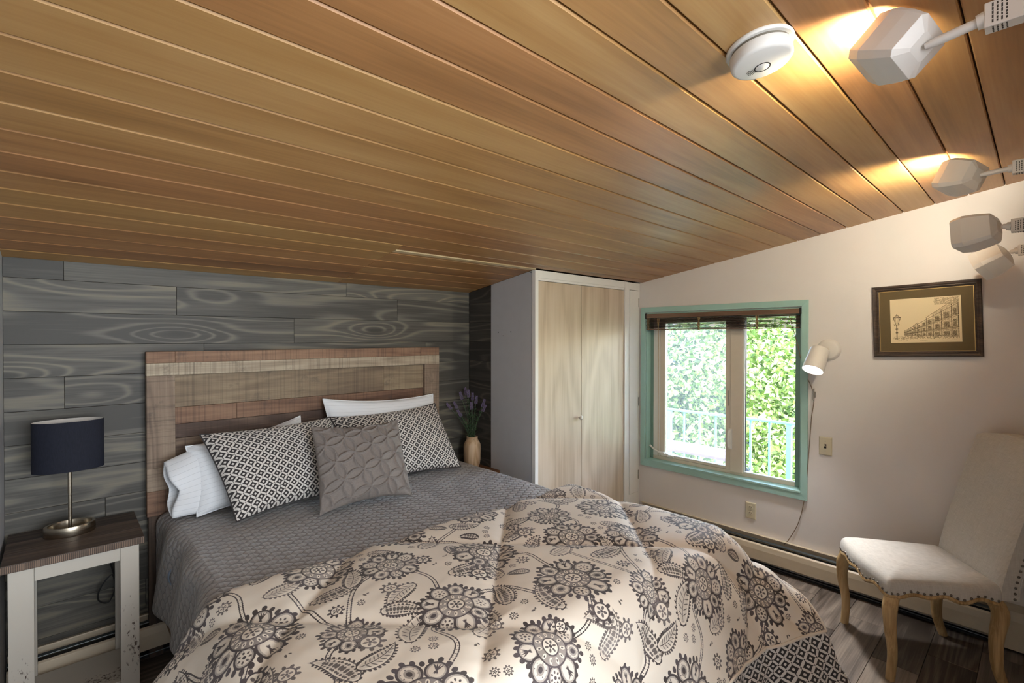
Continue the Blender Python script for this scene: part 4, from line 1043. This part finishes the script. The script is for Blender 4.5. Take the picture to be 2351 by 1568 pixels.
def art_image():
    w_,h_=760,520; A=np.zeros((h_,w_),np.float32); r=np.random.RandomState(4)
    def line(x0,y0,x1,y1,t=1.4,v=.8):
        L=math.hypot(x1-x0,y1-y0); n=int(L)+1
        xs=np.linspace(x0,x1,n); ys=np.linspace(y0,y1,n)+np.cumsum(r.randn(n))*.04
        tt=int(math.ceil(t))
        for dx in range(-tt,tt+1):
            for dy in range(-tt,tt+1):
                q=np.clip(t-math.hypot(dx,dy)+.5,0,1)*v
                if q>0:
                    xi=np.clip((xs+dx).astype(int),0,w_-1); yi=np.clip((ys+dy).astype(int),0,h_-1); A[yi,xi]=np.maximum(A[yi,xi],q)
    def blob(x0,y0,x1,y1,v,den=.5):
        x0,x1=int(max(0,x0)),int(min(w_,x1)); y0,y1=int(max(0,y0)),int(min(h_,y1))
        if x1<=x0 or y1<=y0: return
        n=r.rand((y1-y0+2)//3+1,(x1-x0+3)//4+1).repeat(3,0).repeat(4,1)[:y1-y0,:x1-x0]
        A[y0:y1,x0:x1]=np.maximum(A[y0:y1,x0:x1]*.6,(n<den)*v*(.5+.5*n))
    # y up. Street of galleried buildings in perspective, vanishing at left (90,85)
    VPx,VPy=70,92
    def pt(x,y): return (x,y)
    def persp(x,yfar): return VPy+(yfar-VPy)*(x-VPx)/(700-VPx)
    levels=[60,168,300,430]
    # facades shading
    for x in range(150,735,4):
        top=persp(x,470 if x>470 else (400 if x>360 else 330)); bot=persp(x,58)
        top=min(top,500)
        blob(x,bot,x+4,top,.55,.55)
    for y in (66,150,160,290,300,425,436):
        x0=150; line(x0,persp(x0,y),735,persp(735,y),1.6,.05 if y in(160,300,436) else .85)
        if y in(160,300): 
            for k in range(3): line(x0,persp(x0,y+4+k),735,persp(735,y+4+k),1.2,.9 if k==0 else .3)
    xs=[160,178,200,226,258,296,342,398,468,556,660,728]
    for i,x in enumerate(xs):
        t=1.2+i*.22; line(x,persp(x,58),x,min(500,persp(x,455)),t,.92)
    for i in range(len(xs)-1):
        a,b=xs[i]+(xs[i+1]-xs[i])*.22,xs[i]+(xs[i+1]-xs[i])*.78
        for (l,h) in((66,130),(185,265),(318,400)):
            blob(a,persp(a,l),b,persp(a,h),.95,.85)
        for y in range(162,186,7): line(xs[i],persp(xs[i],y),xs[i+1],persp(xs[i+1],y),.8,.7)
        n=int((xs[i+1]-xs[i])/5)
        for q in range(n):
            x=xs[i]+5*q
            for y0 in(160,302): line(x,persp(x,y0),x,persp(x,y0+26),.6,.75)
    # pale sunlit ledges
    for y in(154,294,432):
        for x in range(330,735): A[int(persp(x,y)):int(persp(x,y))+max(2,int((x)/130)),x]*=.12
    # roofline
    line(250,persp(250,440),395,persp(395,520),2,.9); line(395,persp(395,470),735,505,2,.8)
    # foliage and crowd
    for q in range(500):
        x=r.uniform(480,735); y=r.uniform(430,505); blob(x,y,x+8,y+6,.7,.6)
    for q in range(300):
        x=r.uniform(30,735); y=r.uniform(40,78); blob(x,y,x+7,y+12,.95,.6)
    A[470:,:470]*=.0; 
    for x in range(0,480): A[int(min(519,persp(x,535 if x>395 else 480))):,x]*=0
    A[:36,:]*=0; A[:, :24]*=.0; A[:,736:]*=.0
    # street lamp
    A[60:400,40:125]*=.15
    line(70,40,70,215,5,.92); line(60,120,80,120,5,.9); line(58,165,82,165,4,.9); line(50,215,90,215,3,.9); line(46,205,40,225,2,.9); line(92,205,100,225,2,.9)
    line(58,222,36,300,2.5,.95); line(88,222,112,300,2.5,.95); line(30,300,118,300,3,.95); line(36,300,60,322,2.5,.95); line(112,300,88,322,2.5,.95); line(60,322,88,322,3,.95); line(74,322,74,340,4,.95); line(64,222,58,296,1.2,.8); line(82,222,90,296,1.2,.8); line(40,285,28,270,2,.8); line(108,285,118,270,2,.8)
    # pencilled caption marks
    def scrawl(x,y,n,s=5):
        px,py=x,y
        for i in range(n):
            qx,qy=x+i*s+r.uniform(-1,1),y+r.uniform(-5,6); line(px,py,qx,qy,.9,.5); px,py=qx,qy
    scrawl(60,22,14); scrawl(110,22,10); scrawl(165,22,6); scrawl(330,22,16,5); scrawl(560,22,5); scrawl(600,24,10,6); scrawl(660,24,9,6)
    bgc=np.array([222,203,166])/255.; ink=np.array([70,56,38])/255.
    c=bgc*(1-A[...,None])+ink*A[...,None]; buf=np.ones((h_,w_,4),np.float32); buf[...,:3]=c
    im=bpy.data.images.new('street_etching',w_,h_); im.pixels.foreach_set(buf.ravel()); im.pack(); return im
ai=art_image()
pbox('mat_board',-c_-.002,c_+.002,-d_-.002,d_+.002,-.004,.000,M['mat_olive'],0)
iw,ih=.151,.1235
mb=[pw((x,y,.0008)) for x,y in((-iw,-ih),(iw,-ih),(iw,ih),(-iw,ih))]+[pw((x,y,-.0002)) for x,y in((-iw,-ih),(iw,-ih),(iw,ih),(-iw,ih))]
mobj('print',mb,[(0,1,2,3),(4,7,6,5),(0,4,5,1),(1,5,6,2),(2,6,7,3),(3,7,4,0)],img_mat('sepia_etching',ai,1,.7),PF,False,[(0,0),(1,0),(1,1),(0,1)]*2)
PF.children[-1]['label']='sepia etching of a balconied street with a gas lamp'
for (x0,x1,y0,y1) in((-c_,c_,d_-.003,d_),(-c_,c_,-d_,-d_+.003),(-c_,-c_+.003,-d_,d_),(c_-.003,c_,-d_,d_)): pbox('gilt_lip',x0,x1,y0,y1,.0002,.003,M['gold'],0)

# sconce
SB=Vector((XR,.905,1.472))
SCN=empty('wall_sconce',tuple(SB),'white cylinder wall spotlight glowing beside the window','lamp')
RX=Matrix.Rotation(R(-90),3,'Y')
MB().lathe([(0,.022),(.050,.022),(.056,.018),(.066,.006),(.0665,0),(0,0)],tuple(SB),56,M=RX).build('backplate',M['lamp_white'],SCN,smooth=True)
sd_=Vector((-.50,.12,-.80)).normalized(); top=Vector((XR-.112,.922,1.478)); 
MB().tube([SB+Vector((-.020,0,0)),SB+Vector((-.060,.008,.004)),SB+Vector((-.085,.018,.012))],.0075,12).build('arm',M['cream_metal'],SCN,smooth=True)
MB().tube([top+Vector((.028,-.014,-.020)),top+Vector((.008,-.004,-.004))],[.011,.011],12).build('knuckle',M['lamp_white'],SCN,smooth=True)
q=sd_.to_track_quat('Z','Y').to_matrix()
shp=[(0,.0),(.040,.0),(.049,.004),(.0525,.012),(.0575,.150),(.0565,.151),(.0545,.148),(.050,.020),(0,.018)]
MB().lathe(shp,tuple(top),56,M=q).build('cylinder_shade',M['lamp_white'],SCN,smooth=True)
ke=N('lit_bulb_face'); ke.set((1,1,1),.5,emit=(1,.98,.95),es=9.0)
MB().lathe([(0,.128),(.030,.132),(.048,.126),(.053,.118),(.02,.100),(0,.098)],tuple(top),40,M=q).build('bulb',ke.m,SCN,smooth=True)
bl=bpy.data.lights.new('sconce_light','SPOT'); bl.energy=60; bl.color=(1,.98,.96); bl.spot_size=R(112); bl.spot_blend=1.0; bl.shadow_soft_size=.045
o=bpy.data.objects.new('sconce_light',bl); COL.objects.link(o); o.location=top+sd_*.165; o.rotation_euler=sd_.to_track_quat('-Z','Y').to_euler()

def plate(nm,yc,zc,label,cat):
    P_=empty(nm,(XR,yc,zc-.057),label,cat)
    mb=MB(); w2,h2=.0365,.058
    v=[(XR-.0006,yc-w2,zc-h2),(XR-.0006,yc+w2,zc-h2),(XR-.0006,yc+w2,zc+h2),(XR-.0006,yc-w2,zc+h2)]
    v+= [(XR-.007,yc-w2+.006,zc-h2+.006),(XR-.007,yc+w2-.006,zc-h2+.006),(XR-.007,yc+w2-.006,zc+h2-.006),(XR-.007,yc-w2+.006,zc+h2-.006)]
    mb.add(v,[(3,2,1,0),(4,5,6,7),(0,1,5,4),(1,2,6,5),(2,3,7,6),(3,0,4,7)]); mb.build('cover_plate',M['almond'],P_,bevel=.001); return P_
SW=plate('light_switch',.920,.869,'almond toggle light switch on white wall right of the window','switch')
MB().box(XR-.0078,XR-.007,.914,.926,.856,.882).build('toggle_slot',M['dark'],SW)
MB().tube([(XR-.006,.920,.868),(XR-.014,.920,.873),(XR-.022,.920,.879)],[(.0045,.005),(.0045,.0045),(.004,.004)],10).build('toggle',M['almond'],SW,smooth=True)
for z in(.899,.839): MB().tube([(XR-.0068,.920,z),(XR-.0082,.920,z)],.0028,10).build('screw',M['steel'],SW)
OU=plate('power_outlet',1.368,.348,'almond double power outlet low under the window','outlet')
for z in(.368,.328):
    f=MB().lathe([(0,.0085),(.0150,.0085),(.0165,.0070),(.0165,.006),(0,.006)],(XR,1.368,z),28,M=RX,sx=1,sy=1).build('receptacle',M['almond'],OU,smooth=True)
    for dy in(-.006,.006): MB().box(XR-.0092,XR-.0083,1.368+dy-.0011,1.368+dy+.0011,z+.001,z+.009).build('slot',M['dark'],f)
    MB().tube([(XR-.0083,1.368,z-.007),(XR-.0092,1.368,z-.007)],.0026,8).build('slot',M['dark'],f)
MB().tube([(XR-.0068,1.368,.348),(XR-.0082,1.368,.348)],.0026,10).build('screw',M['steel'],OU)

# smoke detector on the sloped ceiling
dc=Vector((1.268,.480,cz(.480)))
DM=Matrix.Rotation(math.atan(SL)*-1,3,'X')@Matrix.Rotation(R(180),3,'X')
SD=empty('smoke_detector',tuple(dc),'round white smoke detector on the cedar ceiling','detector')
MB().lathe([(0,-.002),(.074,-.002),(.0765,.002),(.0765,.006),(.074,.009),(0,.009)],tuple(dc),64,M=DM).build('mounting_plate',M['white_plastic'],SD,smooth=True)
MB().lathe([(0,.009),(.0655,.009),(.0655,.0165),(0,.0165)],tuple(dc),96,M=DM).build('sensor_grille',plain('grey_grille',(120,112,98),.7),SD,smooth=True)
MB().lathe([(0,.0165),(.069,.0165),(.0705,.019),(.0695,.040),(.066,.0445),(.060,.0465),(0,.0475)],tuple(dc),64,M=DM).build('cover',M['white_plastic'],SD,smooth=True)
bc=dc+DM@Vector((.012,-.004,.0472))
MB().lathe([(.0185,-.001),(.0185,.0012),(.0165,.0012),(.0165,-.001)],tuple(bc),40,M=DM).build('button_ring',M['dark'],SD,smooth=True)
MB().lathe([(0,.004),(.009,.0032),(.0155,.001),(.0155,-.001),(0,-.001)],tuple(bc),40,M=DM).build('test_button',M['white_plastic'],SD,smooth=True)
mb=MB()
for i in range(5):
    L=.013-.0012*abs(i-2)*2; y=-.024-.0035*i
    v=[dc+DM@Vector((x,yy,.0479)) for x,yy in((.010-L,y),(.010+L,y),(.010+L,y-.0011),(.010-L,y-.0011))]; mb.add(v,[(0,1,2,3)])
mb.build('sound_slots',M['dark'],SD)

# ------------------------------------------------------------------ track lights
def track(z,x0,x1,label):
    o=MB().box(x0,x1,YN+.0005,YN+.020,z-.0175,z+.0175).build('light_track',M['lamp_white'],None,bevel=.0015,org=((x0+x1)/2,YN,z)); tag(o,label,'track')
track(2.18,.95+.3,2.9,'upper white light track along the near wall under the ceiling'); track(1.96,2.3,3.5,'lower white light track along the near wall beside the picture wall')
def track_head(x,z,joint,aim,label,lit=0,roll=0,full=True,yend=.084):
    T=empty('track_spotlight',(x,YN+.02,z),label,'spotlight','white track spotlights')
    MB().box(x-.017,x+.017,YN+.0205,yend,z-.024,z+.024).build('adapter_box',M['lamp_white'],T,bevel=.0015)
    # instruction sticker print: rows of tiny unreadable text
    mb=MB(); rr=random.Random(int(x*100))
    for r_ in range(4):
        zz=-.018; 
        while zz<.016:
            L=rr.uniform(.003,.008); yy=yend-.012-.0065*r_; mb.box(x-.0174,x-.0171,yy-.0012,yy+.0012,z+zz,z+zz+L); zz+=L+.0018
    for r_ in range(4):
        xx=-.013
        while xx<.012:
            L=rr.uniform(.003,.008); yy=yend-.012-.0065*r_; mb.box(x+xx,x+xx+L,yy-.0012,yy+.0012,z-.0244,z-.0241); xx+=L+.0018
    s_=mb.build('sticker_text',M['sticker'],T); s_['kind']='stuff'
    j=Vector(joint); a=Vector((x,yend,z)); d=(j-a)
    MB().tube([a,a+d.normalized()*.012],[.016,.014],20).build('collar',M['lamp_white'],T,smooth=True)
    MB().tube([a+d.normalized()*.012,a+d*.80,a+d*.86,j],[.0095,.0095,.008,.006],16).build('arm',M['lamp_white'],T,smooth=True)
    ax=Vector(aim).normalized(); q=ax.to_track_quat('Z','Y').to_matrix()@Matrix.Rotation(R(roll),3,'Z')
    prof=[(.022,.0),(.048,.012),(.056,.05),(.061,.090),(.056,.125),(.0545,.125),(.056,.09),(.050,.05),(.03,.02)]
    mb=MB(); v=[]; k=5
    def sqr(r):
        o=[]; c=r*.22
        for (sx,sy) in((1,1),(-1,1),(-1,-1),(1,-1)):
            if sx==sy: o+= [(sx*r,sy*(r-c)),(sx*(r-c),sy*r)]
            else: o+= [(sx*(r-c),sy*r),(sx*r,sy*(r-c))]
        return o
    for r_,zz in prof:
        for (a1,b1) in sqr(r_): v.append(tuple(j+ax*.004+q@Vector((a1,b1,zz))))
    f=[]
    for i in range(len(prof)-1):
        for m in range(8): f.append((i*8+m,i*8+(m+1)%8,(i+1)*8+(m+1)%8,(i+1)*8+m))
    f.append(tuple(range(7,-1,-1))); f.append(tuple((len(prof)-1)*8+m for m in range(8)))
    mb.add(v,f); mb.build('shade',M['lamp_white'],T,bevel=.003)
    if lit:
        kb=N('warm_bulb'); kb.set((1,.8,.5),.4,emit=(1,.72,.34),es=14)
        MB().lathe([(0,.085),(.028,.083),(.032,.075),(.02,.045),(0,.04)],tuple(j+ax*.004),24,M=q).build('bulb',kb.m,T,smooth=True)
        l=bpy.data.lights.new('track_bulb','SPOT'); l.energy=lit; l.color=(1,.90,.70); l.spot_size=R(165); l.spot_blend=.5; l.shadow_soft_size=.03
        o=bpy.data.objects.new('track_bulb',l); COL.objects.link(o); o.location=j+ax*.128; o.rotation_euler=ax.to_track_quat('-Z','Y').to_euler()
    else:
        MB().lathe([(0,.085),(.028,.083),(.032,.075),(.02,.045),(0,.04)],tuple(j+ax*.004),24,M=q).build('bulb',M['shade_in'],T,smooth=True)
track_head(1.35,2.179,(1.35,.176,2.165),(.42,.62,.42),'nearest track spotlight, largest at the top right, aimed up at the ceiling',lit=16,roll=30)
track_head(2.60,2.178,(2.60,.171,2.172),(.50,.72,.20),'second track spotlight, below and beyond the nearest one',lit=19,roll=20)
track_head(2.55,1.955,(2.55,.110,1.958),(.20,.80,-.10),'lower track spotlight with a grey faceted underside, above the picture',roll=8)
track_head(3.28,1.955,(3.28,.112,1.950),(.12,.75,-.42),'smallest track spotlight, closest to the picture wall',roll=40)

# ------------------------------------------------------------------ outdoors
def leafmat(name,a,b,c):
    k=N(name); f=k.n('ShaderNodeNewGeometry').outputs['Random Per Island']
    cc=k.ramp(f,[(.1,lin(a)),(.5,lin(b)),(.9,lin(c))]); k.set(cc,.45,0,.4)
    k.b.inputs['Transmission Weight'].default_value=0
    t=k.n('ShaderNodeBsdfTranslucent'); k.l(cc,t.inputs[0]); m=k.n('ShaderNodeMixShader'); m.inputs[0].default_value=.4
    k.l(k.b.outputs[0],m.inputs[1]); k.l(t.outputs[0],m.inputs[2]); k.l(m.outputs[0],k.out.inputs[0]); return k.m
M['leaf_a']=leafmat('leaf_sunlit_tone',(58,84,36),(122,150,72),(186,198,150))  # lighter greens, sunlight mixed into the leaf colour
M['leaf_b']=leafmat('leaf_shade_tone',(34,56,40),(84,112,74),(140,160,122))  # darker copy of the leaf greens, shade mixed into the colour
M['bark']=plain('pale_grey_bark',(186,182,176),.9,0,.2,40,.4)
M['teal_rail']=plain('light_blue_rail_paint',(78,148,170),.5,0,.03)
M['deck']=wood('weathered_pink_deck',[(120,106,100),(146,132,126),(168,156,150)],1,1,.7,.4,0,.3,.2)
M['shingle']=plain('pale_blue_grey_siding',(130,142,156),.8,0,.1,20,.2)
M['ground_o']=plain('lawn_green',(110,128,84),.9,0,.3,3,.3)
def tree(label,cx,cy,z0,z1,rx,ry,n,mat,size,seed,name='garden_tree'):
    r=np.random.RandomState(seed); T=empty(name,(cx,cy,-3.0),label,'tree','trees outside the window')
    pts=[(cx+.1*math.sin(i*1.3),cy+.12*math.sin(i),-3+ (z1+2.6)*i/9) for i in range(10)]
    mb=MB(); mb.tube(pts,[.14*(1-.075*i) for i in range(10)],10); mb.build('trunk',M['bark'],T,smooth=True)
    mb=MB()
    for i in range(26):
        a=r.rand()*6.28; z=z0+(z1-z0)*r.rand(); p=Vector((cx,cy,z)); e=p+Vector((math.cos(a)*rx*.8,math.sin(a)*ry*.8,.5*r.rand()-.1))
        mb.tube([p,p.lerp(e,.5)+Vector((0,0,.08)),e],[.022,.014,.005],5)
    mb.build('branches',M['bark'],T)
    c=r.randn(n//14,3); c/=np.linalg.norm(c,axis=1,keepdims=True); c*=(r.rand(n//14,1)**.45)
    c=c*np.array([rx,ry,(z1-z0)/2])+np.array([cx,cy,(z0+z1)/2])
    ctr=c[r.randint(0,len(c),n)]+r.randn(n,3)*.12
    d1=r.randn(n,3); d1/=np.linalg.norm(d1,axis=1,keepdims=True); d2=np.cross(d1,r.randn(n,3)); d2/=np.linalg.norm(d2,axis=1,keepdims=True)
    s=size*(.7+.6*r.rand(n,1)); d3=np.cross(d1,d2)
    V=np.stack([ctr-d1*s,ctr-d1*s*.2+d2*s*.62+d3*s*.15,ctr+d1*s,ctr-d1*s*.2-d2*s*.62+d3*s*.15],1).reshape(-1,3)
    f=np.arange(n*4).reshape(-1,4)
    fo=mobj('foliage',V,[tuple(x) for q in f for x in((q[0],q[1],q[2]),(q[0],q[2],q[3]))],mat,T); fo['kind']='stuff'
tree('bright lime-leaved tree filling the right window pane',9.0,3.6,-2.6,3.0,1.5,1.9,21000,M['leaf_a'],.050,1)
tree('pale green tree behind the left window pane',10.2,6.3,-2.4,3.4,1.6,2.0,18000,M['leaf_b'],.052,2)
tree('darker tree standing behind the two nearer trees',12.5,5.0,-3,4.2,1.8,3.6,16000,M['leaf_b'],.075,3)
# neighbouring house wall with courses of siding, behind the left pane
HS=empty('neighbour_house',(9.6,5.2,-3),'pale blue-grey sided house wall glimpsed through the left pane','house')
MB().box(11.42,11.6,4.4,6.6,-3,1.2).build('wall_core',M['shingle'],HS)
for i in range(24):
    z=-3+i*.175; MB().prism([(11.36,z),(11.42,z),(11.42,z+.175),(11.395,z+.175)],1,4.4,6.6).build('siding_board',M['shingle'],HS)
# balcony
BZ=-.30
DK=empty('balcony_deck',(4.5,2,BZ),'weathered pinkish balcony deck outside the window','deck')
for i in range(12):
    x=XR+.16+i*.142; MB().box(x,x+.136,-1.5,5.2,BZ-.03,BZ).build('deck_board',M['deck'],DK,bevel=.003,seg=1)
RL=empty('balcony_railing',(5.2,2,BZ),'light blue painted balcony railing outside the window','railing')
MB().box(5.175,5.225,-1.5,5.2,.700,.722).build('top_rail',M['teal_rail'],RL,bevel=.003)
MB().box(5.185,5.215,-1.5,5.2,BZ+.08,BZ+.10).build('bottom_rail',M['teal_rail'],RL,bevel=.003)
y=-1.2; i=0
while y<5.1:
    yy=1.668+.1815*(i-14)
    if yy>-1.4 and yy<5.1:
        thick=(i-14)%7==0
        if thick: MB().box(5.178,5.222,yy-.022,yy+.022,BZ,.70).build('post',M['teal_rail'],RL,bevel=.002)
        else: MB().box(5.192,5.208,yy-.008,yy+.008,BZ+.1,.70).build('baluster',M['teal_rail'],RL,bevel=.001)
    i+=1; y+=.18
TB=empty('patio_table',(4.45,2.4,BZ),'long pale pink patio table seen through the left pane','table')
for j in range(4): MB().box(4.24+j*.09,4.325+j*.09,1.86,2.98,.47,.497).build('top_board',plain('pale_pink_paint',(130,108,112),.5),TB,bevel=.003)
for x in(4.27,4.55):
    for yy in(1.92,2.9): MB().box(x,x+.04,yy,yy+.04,BZ,.47).build('leg',M['white'],TB)
PT=empty('plant_pot',(4.9,2.02,BZ),'dark round pot with a spiky plant on the balcony','pot')
MB().lathe([(0,0),(.07,0),(.11,.10),(.115,.20),(.10,.22),(.09,.19),(0,.18)],(4.9,2.02,BZ+.34),28).build('pot',plain('dark_blue_glaze',(46,48,66),.3),PT,smooth=True)
MB().box(4.80,5.0,1.92,2.12,BZ,BZ+.34).build('stand',M['white'],PT,bevel=.003)
mb=MB()
for i in range(16):
    a=i*.4; mb.tube([(4.9,2.02,BZ+.54),(4.9+.07*math.cos(a),2.02+.07*math.sin(a),BZ+.60),(4.9+.13*math.cos(a),2.02+.13*math.sin(a),BZ+.56)],[.005,.006,.001],5)
mb.build('spiky_leaves',M['leaf_b'],PT)
o=MB().box(5.4,40,-30,40,-3.2,-3.0).build('lawn',M['ground_o'],None,org=(12,3,-3.2)); tag(o,'green garden ground below the balcony','ground')
